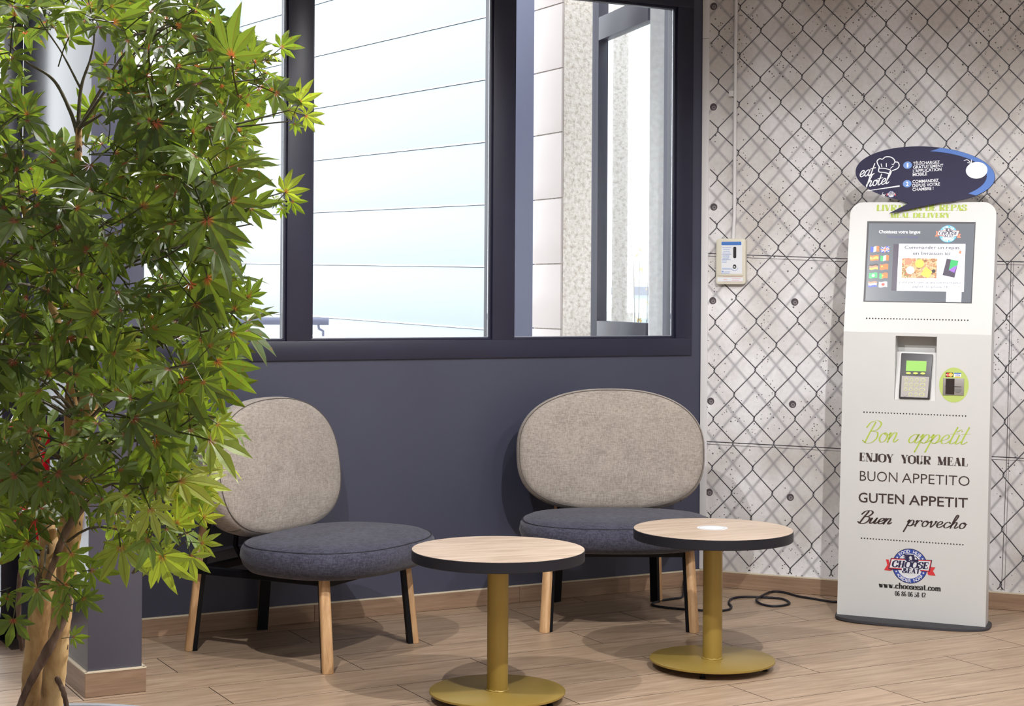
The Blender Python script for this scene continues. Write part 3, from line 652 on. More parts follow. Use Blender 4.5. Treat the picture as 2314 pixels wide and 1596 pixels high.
# thick-thin roman: 'V' = heavy upright with serifs, other strokes modulated by direction
DI = {
 'L': G(.72, ('V', .20, 0, 1), [(.05, 0), (.64, 0), (.66, .28)], [(.05, 1), (.36, 1)]),
 'I': G(.42, ('V', .20, 0, 1), [(.05, 0), (.36, 0)], [(.05, 1), (.36, 1)]),
 'V': G(.80, ('D', .16, 1, .42, 0), [(.44, .0), (.68, 1)], [(.02, 1), (.32, 1)], [(.56, 1), (.80, 1)]),
 'R': G(.84, ('V', .20, 0, 1), [(.05, 0), (.36, 0)], ('C', [(.05, 1), (.42, 1), (.66, .92), (.68, .64), (.44, .53), (.2, .52)]), ('D', .42, .52, .66, .04), [(.64, .0), (.82, .0)]),
 'A': G(.80, [(.14, 0), (.40, 1)], ('D', .38, 1, .64, 0), [(.22, .34), (.54, .34)], [(.02, 0), (.26, 0)], [(.5, 0), (.80, 0)]),
 'S': G(.62, ('C', [(.54, .68), (.52, .92), (.32, 1.01), (.12, .90), (.12, .68), (.34, .54), (.52, .38), (.52, .12), (.30, -.01), (.10, .08), (.06, .34)])),
 'O': G(.86, ('C', [(.42, 1.01), (.14, .84), (.08, .5), (.14, .16), (.42, -.01), (.70, .16), (.76, .5), (.70, .84), (.42, 1.01)])),
 'N': G(.84, [(.16, 0), (.16, 1)], ('D', .16, 1, .66, 0), [(.68, 0), (.68, 1)], [(.03, 0), (.29, 0)], [(.0, 1), (.24, 1)], [(.56, 1), (.80, 1)]),
 'D': G(.84, ('V', .20, 0, 1), ('C', [(.05, 1), (.40, 1), (.66, .86), (.74, .5), (.66, .14), (.40, 0), (.05, 0)])),
 'E': G(.70, ('V', .20, 0, 1), [(.05, 0), (.62, 0), (.64, .28)], [(.05, 1), (.60, 1), (.62, .74)], [(.2, .52), (.46, .52)], [(.47, .38), (.47, .66)]),
 'P': G(.72, ('V', .20, 0, 1), [(.05, 0), (.36, 0)], ('C', [(.05, 1), (.42, 1), (.64, .92), (.66, .66), (.44, .48), (.2, .48)])),
 'M': G(1.0, [(.15, 0), (.15, 1)], ('D', .17, 1, .46, 0), [(.47, 0), (.76, 1)], ('V', .80, 0, 1), [(.02, 0), (.28, 0)], [(.0, 1), (.24, 1)], [(.66, 0), (.96, 0)], [(.76, 1), (.96, 1)]),
 'Y': G(.78, ('D', .14, 1, .38, .46), [(.40, .46), (.66, 1)], ('V', .40, 0, .5), [(.26, 0), (.56, 0)], [(.0, 1), (.30, 1)], [(.54, 1), (.78, 1)]),
 'J': G(.56, ('V', .36, .16, 1), ('C', [(.36, .2), (.30, .02), (.14, -.01), (.06, .16)]), [(.2, 1), (.52, 1)]),
 'U': G(.80, ('V', .20, .24, 1), ('C', [(.2, .3), (.26, .04), (.42, -.01), (.58, .06), (.64, .3)]), [(.64, .28), (.64, 1)], [(.05, 1), (.36, 1)], [(.52, 1), (.78, 1)]),
 'C': G(.76, ('C', [(.66, .66), (.62, .94), (.40, 1.01), (.14, .84), (.08, .5), (.14, .16), (.40, -.01), (.64, .1), (.68, .34)])),
 'H': G(.88, ('V', .20, 0, 1), ('V', .66, 0, 1), [(.05, 0), (.36, 0)], [(.05, 1), (.36, 1)], [(.5, 0), (.82, 0)], [(.5, 1), (.82, 1)], [(.2, .52), (.66, .52)]),
 'T': G(.76, ('V', .38, 0, 1), [(.22, 0), (.54, 0)], [(.04, .72), (.06, 1), (.70, 1), (.72, .72)]),
 '&': G(.86, ('C', [(.80, .5), (.66, .2), (.44, 0), (.18, .02), (.08, .22), (.2, .42), (.48, .62), (.50, .88), (.36, 1.0), (.22, .88), (.30, .6), (.56, .26), (.82, .0)])),
 'w': G(.74, ('D', .10, .6, .24, 0), [(.26, 0), (.36, .5)], ('D', .34, .6, .48, 0), [(.5, 0), (.64, .6)], [(.0, .6), (.2, .6)], [(.56, .6), (.72, .6)]),
 '.': G(.26, ('C', [(.12, .03), (.13, .09)]), ('V', .125, 0, .13)),
 'c': G(.50, ('C', [(.42, .44), (.34, .6), (.18, .58), (.08, .3), (.16, .03), (.34, .0), (.44, .14)])),
 'h': G(.64, ('V', .15, 0, 1), [(.03, 0), (.27, 0)], ('C', [(.16, .4), (.28, .59), (.42, .58), (.48, .4)]), ('V', .48, 0, .45), [(.36, 0), (.6, 0)], [(.03, 1), (.15, 1)]),
 'o': G(.54, ('C', [(.26, .61), (.10, .5), (.07, .3), (.10, .1), (.26, -.01), (.42, .1), (.45, .3), (.42, .5), (.26, .61)])),
 's': G(.44, ('C', [(.36, .44), (.28, .6), (.12, .56), (.11, .42), (.26, .32), (.37, .2), (.32, .02), (.14, .0), (.07, .16)])),
 'e': G(.50, [(.08, .33), (.42, .33)], ('C', [(.42, .33), (.38, .56), (.24, .61), (.10, .5), (.07, .28), (.14, .03), (.32, .0), (.43, .14)])),
 'a': G(.54, ('C', [(.12, .46), (.20, .6), (.34, .57), (.38, .4)]), ('V', .38, .06, .45), ('C', [(.38, .34), (.14, .28), (.07, .12), (.16, .0), (.30, .04), (.38, .16)]), [(.38, .03), (.52, .03)]),
 't': G(.40, ('V', .17, .06, .84), [(.04, .6), (.34, .6)], ('C', [(.17, .12), (.24, .0), (.35, .06)])),
 'm': G(.92, ('V', .15, 0, .6), [(.03, 0), (.27, 0)], ('C', [(.16, .4), (.26, .59), (.38, .58), (.44, .4)]), ('V', .44, 0, .45), [(.33, 0), (.55, 0)], ('C', [(.45, .4), (.55, .59), (.68, .58), (.74, .4)]), ('V', .74, 0, .45), [(.63, 0), (.87, 0)], [(.03, .6), (.15, .6)]),
 '0': G(.56, ('C', [(.26, 1), (.11, .84), (.08, .5), (.11, .16), (.26, 0), (.41, .16), (.44, .5), (.41, .84), (.26, 1)])),
 '6': G(.56, ('C', [(.42, .84), (.34, 1), (.18, .9), (.09, .5), (.12, .14), (.27, 0), (.42, .14), (.44, .34), (.36, .52), (.22, .54), (.11, .4)])),
 '8': G(.56, ('C', [(.26, .54), (.11, .7), (.14, .92), (.27, 1), (.40, .9), (.41, .7), (.27, .54), (.10, .36), (.10, .12), (.26, 0), (.42, .12), (.43, .34), (.26, .54)])),
 '5': G(.54, [(.12, .54), (.13, .98), (.42, .98)], ('C', [(.12, .54), (.26, .60), (.42, .46), (.43, .2), (.28, .0), (.10, .06), (.09, .22)])),
 '4': G(.56, [(.34, 1), (.05, .3), (.50, .3)], ('V', .34, 0, 1)),
 '2': G(.54, ('C', [(.10, .76), (.14, .96), (.28, 1), (.42, .86), (.38, .6), (.2, .34), (.08, .06)]), [(.08, .03), (.44, .05), (.46, .26)]),
 ' ': G(.34)}
def strokes(s, table, thick, thin, shear=0.0, caps=True, track=0.0):
    mb = MB(); x = 0
    def ribbon(P, wfun):
        n = len(P); vs = []
        for i, p in enumerate(P):
            t = P[min(i+1, n-1)]-P[max(i-1, 0)]; t = t.normalized() if t.length > 1e-9 else Vector((1, 0)); nn = Vector((-t.y, t.x)); wd = wfun(t)/2
            vs += [p-nn*wd, p+nn*wd]
        mb.add([(q.x, 0, q.y) for q in vs], [(2*i, 2*i+2, 2*i+3, 2*i+1) for i in range(n-1)])
        if caps:
            for p, t in ((P[0], P[1]-P[0]), (P[-1], P[-1]-P[-2])):
                r = wfun(t.normalized() if t.length > 1e-9 else Vector((1, 0)))/2; mb.flat(circ(p.x, p.y, r, 8), 0)
    def wf(t): return thin+(thick-thin)*abs(t.y)**1.6
    for ch in s:
        if ch == 'é': seq = ['e', 'É']
        else: seq = [ch]
        for q in seq:
            adv, st_ = table[q]
            for k in st_:
                if isinstance(k, tuple) and k[0] == 'V':
                    P = [Vector((k[1]+x, k[2])), Vector((k[1]+x, k[3]))]; f = lambda t: thick
                elif isinstance(k, tuple) and k[0] == 'D':
                    P = [Vector((k[1]+x, k[2])), Vector((k[3]+x, k[4]))]; f = lambda t: thick*1.05
                elif isinstance(k, tuple) and k[0] == 'C':
                    P = [Vector((a+x, b)) for a, b in [(p.x, p.y) for p in cr_smooth(k[1])]]; f = wf
                else:
                    pts = cr_smooth(k) if table is SC and len(k) > 2 else [Vector(p) for p in k]
                    P = [Vector((p.x+x, p.y)) for p in pts]; f = wf if table is SC else (lambda t: thin)
                P = [Vector((p.x+shear*p.y, p.y)) for p in P]
                ribbon(P, f)
            x += (adv+track) if q != 'É' or ch != 'é' else 0
        if ch == 'é': pass
    return mb, x
def frame2(fr_, a, b, top, off):
    """frame of a text line: from pixel a to pixel b on the local plane y = off; cap height to pixel top"""
    A = hit(*a, fr_, off); B = hit(*b, fr_, off); T_ = hit(*top, fr_, off)
    d = Vector((B.x-A.x, B.z-A.z)); ang = atan2(d.y, d.x); dn = d.normalized(); h = abs((T_.x-A.x)*-dn.y+(T_.z-A.z)*dn.x)
    return A, d.length, ang, h
def put(mb_me, name, m_, parent, rel, fr_, a, b, top, off, x0, x1, capy):
    A, W, ang, h = frame2(fr_, a, b, top, off)
    sx = W/(x1-x0); sz = h/capy
    M_ = Matrix.Translation((A.x, off, A.z)) @ Matrix.Rotation(-ang, 4, 'Y') @ Matrix.Diagonal((sx, 1, sz, 1)) @ Matrix.Translation((-x0, 0, 0))
    me = mb_me; me.transform(rel @ M_)
    me.materials.clear(); me.materials.append(m_)
    o = bpy.data.objects.new(name, me); COL.objects.link(o); o.parent = parent; return o
def stext(s, table, thick, thin, m_, parent, rel, fr_, a, b, top, off, shear=0.0, caps=True, name='lettering', track=0.0):
    mb, adv = strokes(s, table, thick, thin, shear, caps, track)
    me = bpy.data.meshes.new(name); me.from_pydata(mb.v, [], mb.f)
    xs = [v[0] for v in mb.v]
    return put(me, name, m_, parent, rel, fr_, a, b, top, off, min(xs), max(xs), 1.0)
def btext(s, m_, parent, rel, fr_, a, b, top, off, bold=0.0, name='lettering', space=1.0, shear=0.0):
    cu = bpy.data.curves.new(name, 'FONT'); cu.body = s; cu.size = 1; cu.offset = bold; cu.resolution_u = 3; cu.space_character = space; cu.shear = shear
    o = bpy.data.objects.new('tmp', cu); COL.objects.link(o); dg = bpy.context.evaluated_depsgraph_get()
    me = bpy.data.meshes.new_from_object(o.evaluated_get(dg)); bpy.data.objects.remove(o); bpy.data.curves.remove(cu)
    me.transform(Matrix.Rotation(pi/2, 4, 'X')); me.name = name
    xs = [v.co.x for v in me.vertices]
    return put(me, name, m_, parent, rel, fr_, a, b, top, off, min(xs), max(xs), 0.70)
# ------------------------------------------------------------------ ordering kiosk
M_kbody = paint('kiosk_white_metal', (0.53, 0.53, 0.525), 0.35, 0.02, 3, bmp=0.0); M_kside = mat('kiosk_side_metal', (0.55, 0.56, 0.57), 0.4)
M_green = mat('olive_green_print', (0.36, 0.46, 0.06), 0.55); M_ink = mat('dark_brown_print', (0.030, 0.014, 0.014), 0.55); M_blk = mat('black_print', (0.008, 0.008, 0.008), 0.55)
M_limec = mat('green_disc_print', (0.40, 0.50, 0.13), 0.5)
MK = TR(1.689, 7.005, 0, radians(-21.5)) @ Matrix.Rotation(0.0115, 4, 'Y')
MKi = MK.inverted()
FLO = MK @ Matrix.Translation((0, 0, 0.013)) @ Matrix.Rotation(-0.030, 4, 'X')
sc0 = hit(2070, 753, FLO).z
FUP = FLO @ Matrix.Translation((0, 0, sc0)) @ Matrix.Rotation(-0.175, 4, 'X')
RLO, RUP = MKi @ FLO, MKi @ FUP
ki = empty('ordering_kiosk', MK); tag(ki, 'tall white touchscreen meal ordering kiosk with dark speech bubble sign, against mural', 'kiosk')
HW = 0.3075
topz = hit(2090, 457, FUP).z
# base plate
def sse(t): x, y = sell(t, 1, 1, 3.4); return x, y
MB().prism([(x*0.322+.004, y*0.155+0.050) for x, y in [sse(2*pi*k/64) for k in range(64)]], 0, 0.013).build('base_plate', mat('grey_base_plate', (0.04, 0.038, 0.044), 0.6, spec=0.3), ki, bevel=.002)
# recess rectangle on the lower face
r0 = hit(2024, 759, FLO); r1 = hit(2114, 907, FLO)
RX0, RX1, RZ1, RZ0 = r0.x, r1.x, r0.z, r1.z
fb_ = MB(); y = 0.0
for a, b, c_, d in ((-HW, RX0, 0, sc0), (RX1, HW, 0, sc0), (RX0, RX1, 0, RZ0), (RX0, RX1, RZ1, sc0)):
    fb_.add([(a, 0, c_), (b, 0, c_), (b, 0, d), (a, 0, d)], [(0, 1, 2, 3)], 0, RLO)
D_ = 0.112
def bothsides(mb, P, fr_, y0, y1, mi):
    n = len(P); vs = [fr_ @ Vector((a, y0, b)) for a, b in P]+[fr_ @ Vector((a, y1, b)) for a, b in P]
    mb.add(vs, [(i, i+1, n+i+1, n+i) for i in range(n-1)], mi)
bothsides(fb_, [(-HW, 0), (-HW, sc0)], RLO, 0, D_, 1); bothsides(fb_, [(HW, sc0), (HW, 0)], RLO, 0, D_, 1); bothsides(fb_, [(HW, 0), (-HW, 0)], RLO, 0, D_, 1)
fb_.add([(-HW, D_, 0), (HW, D_, 0), (HW, D_, sc0), (-HW, D_, sc0)], [(0, 1, 2, 3)], 1, RLO)
R_ = 0.055; up = [(HW, 0)]+[(HW-R_+R_*cos(radians(a)), topz-R_+R_*sin(radians(a))) for a in range(0, 91, 15)]+[(-HW+R_-R_*sin(radians(a)), topz-R_+R_*cos(radians(a))) for a in range(0, 91, 15)]+[(-HW, 0)]
fb_.flat(up, 0, 'y', 0, RUP); fb_.flat(up, D_, 'y', 1, RUP); bothsides(fb_, up, RUP, 0, D_, 1)
body = fb_.build('body', [M_kbody, M_kside], ki, smooth=30)
# recess box with sloping plate and card terminal
rb = MB(); dp = 0.085
rb.add([(RX0, 0, RZ1), (RX1, 0, RZ1), (RX1, dp, RZ1), (RX0, dp, RZ1), (RX0, 0, RZ0), (RX1, 0, RZ0), (RX1, dp, RZ0), (RX0, dp, RZ0)], [(0, 1, 2, 3), (0, 3, 7, 4), (1, 5, 6, 2), (3, 2, 6, 7)], 0, RLO)
rb.build('recess', M_kbody, ki)
pt = hit(2070, 796, FLO, 0.045).z
plth = sqrt((pt-RZ0)**2+0.043**2); pang = atan2(0.043, pt-RZ0)
FPL = FLO @ Matrix.Translation(((RX0+RX1)/2, 0.002, RZ0)) @ Matrix.Rotation(-pang, 4, 'X'); RPL = MKi @ FPL
pw = (RX1-RX0)/2-.001
MB().box(-pw, pw, 0, 0.003, 0, plth, 0, RPL).build('sloping_plate', M_kbody, ki)
M_term = mat('terminal_black', (0.020, 0.017, 0.022), 0.4); M_lcd = mat('green_lcd', (0.10, 0.25, 0.03), 0.4, emit=(0.32, 0.62, 0.08, 0.62)); M_key = mat('keypad_metal', (0.27, 0.25, 0.24), 0.45, 0.3)
M_ylit = mat('lime_key', (0.50, 0.60, 0.08), 0.4); M_keyr = mat('key_ring', (0.50, 0.55, 0.22), 0.4)
def hq(frm, pts, off): return [(hit(x, y_, frm, off).x, hit(x, y_, frm, off).z) for x, y_ in pts]
q = hq(FPL, [(2031, 900), (2101, 902), (2108, 801), (2037, 798)], -0.010)
tq = MB().prism(q, -0.014, 0.0, 'y', 0, RPL).build('card_terminal', M_term, ki, bevel=.0035)
def onterm(x, y_): h_ = hit(x, y_, FPL, -0.0145); return h_.x, h_.z
MB().prism([onterm(*p) for p in ((2047, 838.5), (2092.5, 839.5), (2094, 816.5), (2048.5, 815))], -0.0150, -0.0140, 'y', 0, RPL).build('display', M_lcd, tq)
MB().prism([onterm(*p) for p in ((2035, 897), (2096, 899), (2100, 852), (2038, 849.5))], -0.0150, -0.0140, 'y', 0, RPL).build('keypad', M_key, tq)
for k, px in enumerate((2053, 2069, 2085.3)):
    cx_, cz_ = onterm(px, 843.6+k*.4); MB().prism(circ(cx_, cz_, .0105, 16, .0045), -0.0165, -0.0145, 'y', 0, RPL).build('function_key', M_ylit, tq)
for r in range(4):
    for c_ in range(4):
        if r == 3 and c_ == 0: continue
        px = 2048.3+c_*11.8-r*.9+(2.0 if c_ == 3 else 0); py = 858.0+r*11.0+c_*.35
        cx_, cz_ = onterm(px, py); rx = 0.0115 if c_ == 3 else 0.0078
        kb = MB().prism(circ(cx_, cz_, rx, 14, .0078), -0.0160, -0.0150, 'y', 0, RPL).prism(circ(cx_, cz_, rx*.72, 12, .0055), -0.0168, -0.0160, 'y', 1, RPL)
        kb.build('key', [M_keyr, M_key], tq)
cx_, cz_ = onterm(2046, 892); MB().prism(circ(cx_, cz_, .0078, 14), -0.018, -0.0150, 'y', 0, RPL).build('lock', M_key, tq)
# green disc with card reader
oc = hit(2155.5, 870.5, FLO, -.0006); MB().flat(circ(oc.x, oc.z, .0605, 48, .0735), -.0008, 'y', 0, RLO).build('green_disc', M_limec, ki)
def onlo(x, y_, off=-.001): h_ = hit(x, y_, FLO, off); return h_.x, h_.z
rd = MB().prism([onlo(*p) for p in ((2130.5, 893), (2178, 894), (2179, 855.5), (2131.5, 854.5))], -0.004, -0.001, 'y', 0, RLO).build('card_reader', M_key, ki, bevel=.001)
MB().prism([onlo(*p) for p in ((2136.5, 891), (2156.5, 892), (2157.5, 856), (2137.5, 856))], -0.0050, -0.004, 'y', 0, RLO).build('reader_throat', mat('brown_metal', (0.05, 0.038, 0.034), 0.3, 0.6), rd)
MB().prism([onlo(*p) for p in ((2136, 873.5), (2173, 875), (2173, 873.8), (2136, 872.3))], -0.0060, -0.0045, 'y', 0, RLO).build('card_slot', M_blk, rd)
cc_ = onlo(2165, 880); MB().prism([(cc_[0]+.014*cos(radians(a)), cc_[1]+.003+.017*sin(radians(a))) for a in range(180, 361, 15)], -0.0065, -0.004, 'y', 0, RLO).build('thumb_notch', M_chrome, rd)
M_yel = mat('orange_yellow_print', (0.80, 0.42, 0.03), 0.5); M_red = mat('red_print', (0.55, 0.025, 0.03), 0.5); M_navyp = mat('navy_print', (0.018, 0.012, 0.075), 0.5); M_wp = mat('white_print', (0.74, 0.75, 0.78), 0.5); M_bluep = mat('mid_blue_print', (0.03, 0.12, 0.42), 0.5)
cdl = MB()
cdl.flat([onlo(*p) for p in ((2136.5, 852), (2153.5, 852.5), (2154, 842.3), (2137, 842))], -.0012, 'y', 0, RLO)
for px, mi in ((2142.3, 1), (2148.5, 2)):
    a_ = onlo(px, 847.2); cdl.flat(circ(a_[0], a_[1], .0085, 18), -.0014-.0001*mi, 'y', mi, RLO)
cdl.flat([onlo(*p) for p in ((2156, 852.6), (2172, 853), (2172.5, 843), (2156.5, 842.5))], -.0012, 'y', 3, RLO)
cdl.flat([onlo(*p) for p in ((2156, 845), (2172.3, 845.4), (2172.5, 843), (2156.5, 842.5))], -.0014, 'y', 4, RLO)
cdl.flat([onlo(*p) for p in ((2158, 852.6), (2170, 853), (2170, 851.3), (2158, 850.9))], -.0014, 'y', 2, RLO)
cdl.build('card_logos', [M_blk, M_red, M_yel, M_wp, M_bluep], ki)
btext('VISA', M_bluep, ki, RLO, FLO, (2159, 850.3), (2169.5, 850.6), (2159, 846.2), -.0016, .02, shear=.2)
btext('MasterCard', M_wp, ki, RLO, FLO, (2138, 848.6), (2152.5, 849), (2138, 846), -.0018, .01)
# rows of punched holes
def dotrow(frm, rel, a, b, n, r):
    A, B = hit(*a, frm, -.001), hit(*b, frm, -.001)
    for k in range(n):
        t = k/(n-1); MB().flat(circ(A.x+(B.x-A.x)*t, A.z+(B.z-A.z)*t, r, 12), -.0010, 'y', 0, rel).build('vent_hole', M_blk, ki)
dotrow(FUP, RUP, (1958.5, 719.5), (2187, 724), 34, .0031); dotrow(FLO, RLO, (1952.5, 931.5), (2182, 940.5), 34, .0029); dotrow(FLO, RLO, (1947, 1216.5), (2176, 1231.5), 35, .0029)
# printed wording
stext('Bon', SC, .075, .016, M_green, ki, RLO, FLO, (1948, 1000), (2031, 999), (1948, 953), -.001, .32)
stext('appétit', SC, .075, .016, M_green, ki, RLO, FLO, (2052, 1001), (2194, 1005), (2052, 957), -.001, .32)
stext('ENJOY', DI, .25, .055, M_ink, ki, RLO, FLO, (1942, 1041.5), (2019, 1046), (1942, 1023.5), -.001, caps=False)
stext('YOUR', DI, .25, .055, M_ink, ki, RLO, FLO, (2036, 1046.5), (2103, 1050), (2036, 1028.5), -.001, caps=False)
stext('MEAL', DI, .25, .055, M_ink, ki, RLO, FLO, (2118, 1050.5), (2187, 1054), (2118, 1032.5), -.001, caps=False)
btext('BUON', M_ink, ki, RLO, FLO, (1943, 1086.5), (2028, 1090.5), (1943, 1063.5), -.001, -.006, shear=0)
btext('APPETITO', M_ink, ki, RLO, FLO, (2038, 1091), (2191, 1099), (2038, 1068.5), -.001, -.006)
btext('GUTEN', M_ink, ki, RLO, FLO, (1940, 1135), (2043, 1140), (1940, 1113), -.001, .010)
btext('APPETIT', M_ink, ki, RLO, FLO, (2054, 1141), (2187, 1148), (2054, 1119), -.001, .010)
stext('Buen', SC, .125, .045, M_ink, ki, RLO, FLO, (1937, 1182), (2016, 1185), (1937, 1154), -.001, .38)
stext('provecho', SC, .105, .04, M_ink, ki, RLO, FLO, (2040, 1188), (2186, 1196), (2040, 1158), -.001, .30, track=.05)
stext('LIVRAISON DE REPAS', DI, .30, .06, M_green, ki, RUP, FUP, (1981, 476.5), (2185, 476), (1981, 463.5), -.001, caps=False)
stext('MEAL DELIVERY', DI, .30, .06, M_green, ki, RUP, FUP, (2011, 492), (2147, 492), (2011, 481.5), -.001, caps=False)
stext('www.chooseeat.com', DI, .22, .07, M_blk, ki, RLO, FLO, (1985.5, 1327.5), (2126, 1336.5), (1985.5, 1314.5), -.001, caps=False)
stext('06 86 06 58 42', DI, .20, .06, M_blk, ki, RLO, FLO, (2022, 1346.5), (2092, 1351), (2022, 1336), -.001, caps=False)
# round food-van emblem
def star(cx, cy, r): return [(cx+(r if k % 2 == 0 else r*.42)*sin(2*pi*k/10), cy+(r if k % 2 == 0 else r*.42)*cos(2*pi*k/10)) for k in range(10)]
def emblem(parent, rel, cx, cz, s, ang, off, mats, full=True):
    """s = outer radius of the ring"""
    E_ = rel @ Matrix.Translation((cx, 0, cz)) @ Matrix.Rotation(-ang, 4, 'Y') @ Matrix.Diagonal((s, 1, s, 1))
    mb = MB(); o = off
    def F_(P, k, mi): mb.flat(P, o-.00018*k, 'y', mi, E_)
    F_(circ(0, 0, 1.0, 48), 0, 0); F_(circ(0, 0, .965, 48), 1, 1); F_(circ(0, 0, .72, 40), 2, 2)
    for sx in (-1, 1):   # ribbon tails
        F_([(sx*1.0, -.28), (sx*1.10, .02), (sx*1.44, .02), (sx*1.30, -.20), (sx*1.46, -.46), (sx*1.16, -.46), (sx*1.02, -.42)] if sx > 0 else
           [(-1.36, .30), (-1.20, .30), (-1.14, .0), (-1.0, -.3), (-1.10, -.34), (-1.46, -.32), (-1.28, -.02)], 3, 3)
    F_([(-1.10, -.28), (-1.22, -.22), (-1.08, .40), (1.26, .42), (1.12, -.26)], 4, 4)
    F_([(-1.18, -.20), (-1.05, .37), (1.22, .39), (1.08, -.24)], 5, 3)
    F_([(-1.14, -.155), (-1.02, .325), (1.17, .345), (1.05, -.195)], 6, 2)
    F_([(-.45, -.50), (-.45, -.10), (.60, -.10), (.60, -.50)], 6.5, 2)
    # van
    F_([(-.46, .66), (.24, .66), (.24, .56), (.36, .56), (.47, .44), (.50, .26), (-.18, .26), (-.36, .42), (-.22, .44), (-.40, .52), (-.24, .54)], 7, 4)
    F_([(.28, .52), (.34, .52), (.42, .40), (.28, .40)], 8, 2); F_(circ(.04, .50, .07, 10), 8, 2)
    F_([(-.06, .33), (-.03, .30), (.14, .43), (.11, .46)], 8, 2); F_([(-.06, .46), (-.03, .49), (.14, .36), (.11, .33)], 8, 2)
    for a in (148, 162, 32, 18, 205, 219, -39, -25): F_(star(.845*cos(radians(a)), .845*sin(radians(a)), .075), 3.2, 2)
    e = mb.build('emblem', mats[:5], parent)
    def word(s_, tbl, x0, x1, z0, h, k, thick, shear=.0):
        m2, _ = strokes(s_, tbl, thick, .11, shear, False); me = bpy.data.meshes.new('emblem_lettering'); me.from_pydata(m2.v, [], m2.f)
        xs = [v[0] for v in m2.v]; f = (x1-x0)/(max(xs)-min(xs))
        me.transform(E_ @ Matrix.Translation((x0, o-.00018*k, z0)) @ Matrix.Diagonal((f, 1, h, 1)) @ Matrix.Translation((-min(xs), 0, 0)))
        me.materials.append(mats[4]); q_ = bpy.data.objects.new('emblem_lettering', me); COL.objects.link(q_); q_.parent = e
    word('CHOOSE', DI, -1.02, 1.06, -.10, .36, 9, .25, .18); word('&EAT', DI, -.44, .60, -.40, .26, 9, .27, .12)
    for txt, a0, a1, up_ in (('FOOD HUB', 132, 48, True), ('ORDER NOW', 228, 312, False)):
        for i, ch in enumerate(txt):
            if ch == ' ': continue
            a = radians(a0+(a1-a0)*i/(len(txt)-1)); cu = bpy.data.curves.new('c', 'FONT'); cu.body = ch; cu.size = .26; cu.offset = .006; cu.align_x = 'CENTER'; cu.resolution_u = 2
            ob = bpy.data.objects.new('t', cu); COL.objects.link(ob); me = bpy.data.meshes.new_from_object(ob.evaluated_get(bpy.context.evaluated_depsgraph_get())); bpy.data.objects.remove(ob)
            me.transform(Matrix.Rotation(pi/2, 4, 'X')); r = .755 if up_ else .935
            rot = (pi/2-a) if up_ else (-pi/2-a)
            me.transform(E_ @ Matrix.Translation((r*cos(a), o-.0006, r*sin(a))) @ Matrix.Rotation(rot, 4, 'Y')); me.materials.append(mats[2])
            q_ = bpy.data.objects.new('emblem_lettering', me); COL.objects.link(q_); q_.parent = e
    return e
M_navyr = mat('emblem_navy', (0.012, 0.010, 0.055), 0.5); M_cobalt = mat('emblem_cobalt', (0.022, 0.055, 0.30), 0.5); M_pale = mat('emblem_pale', (0.62, 0.63, 0.67), 0.5)
ec = hit(2056, 1279.5, FLO); e1 = hit(2016, 1277, FLO); e2 = hit(2096, 1282, FLO)
emblem(ki, RLO, ec.x, ec.z, hypot(e2.x-e1.x, e2.z-e1.z)/2, atan2(e2.z-e1.z, e2.x-e1.x), -.0008, [M_navyr, M_cobalt, M_pale, M_red, M_navyr])
# ------------------------------------------------------------------ touchscreen
M_bez = mat('screen_bezel', (0.012, 0.010, 0.018), 0.35)
def E(name, c, s): return mat(name, tuple(x*.25 for x in c), 0.25, emit=(*c, s))
M_scr = E('screen_grey', (0.145, 0.165, 0.195), 0.75); M_sw = E('screen_white', (0.95, 0.94, 1.0), 1.0); M_sk = E('screen_text_dark', (0.10, 0.09, 0.12), 0.4); M_sd = E('screen_dark', (0.10, 0.08, 0.13), 0.6)
M_swt = E('screen_text_white', (1, 1, 1), 1.0); M_spu = E('screen_text_violet', (0.13, 0.11, 0.32), 0.8)
FC = {k: E('screen_'+k, v, 0.9) for k, v in dict(blue=(.05, .10, .85), white=(1, .97, .95), orange=(1, .22, .04), yellow=(1, .75, .12), green=(.05, .55, .17), black=(.06, .04, .05), red=(.9, .08, .05), cyan=(.10, .50, .80), purple=(.40, .18, .80), coral=(.95, .30, .18)).items()}
def onup(x, y_, off=0.0): h_ = hit(x, y_, FUP, off); return h_.x, h_.z
so = [onup(*p) for p in ((1951, 682), (2196, 686), (2205, 502), (1960, 500))]
scr = MB().flat(so, -.0006, 'y', 0, RUP).build('screen_bezel', M_bez, ki)
si = [(1955.5, 680), (2193.5, 684), (2202.5, 506.5), (1964, 505)]
MB().flat([onup(*p) for p in si], -.0010, 'y', 0, RUP).build('display', M_scr, scr)
def sq(name, pts, m_, off=-.0014, parent=None): return MB().flat([onup(*p) for p in pts], off, 'y', 0, RUP).build(name, m_, parent or scr)
sq('panel_shadow', ((2014, 657), (2026, 657.5), (2031.5, 552), (2019.5, 551.5)), M_sd)
sq('advert', ((2026, 657.5), (2178, 660), (2182, 551.5), (2031.5, 551)), M_sw)
sq('white_square', ((2137.5, 682.5), (2172, 683.5), (2173.5, 652), (2139, 651)), M_sw)
def sb_(s_, m_, a, b, top, bold=0.0, off=-.0018, shear=0): return btext(s_, m_, scr, RUP, FUP, a, b, top, off, bold, 'screen_lettering', shear=shear)
sb_('Choisissez votre langue', M_swt, (1986, 527.3), (2079.5, 527.8), (1986, 520), .012)
sb_('Choose your language', M_spu, (2005, 537.3), (2075, 537.8), (2005, 532))
sb_('Commander un repas', M_sk, (2044, 562.5), (2168, 563), (2044, 555.3), .010)
sb_('en livraison ici', M_sk, (2063, 576), (2147, 576.5), (2063, 568.6), .010)
sb_("C'est participer au jeu concours pour", M_sk, (2031.5, 640), (2172, 641.5), (2031.5, 635.3), 0)
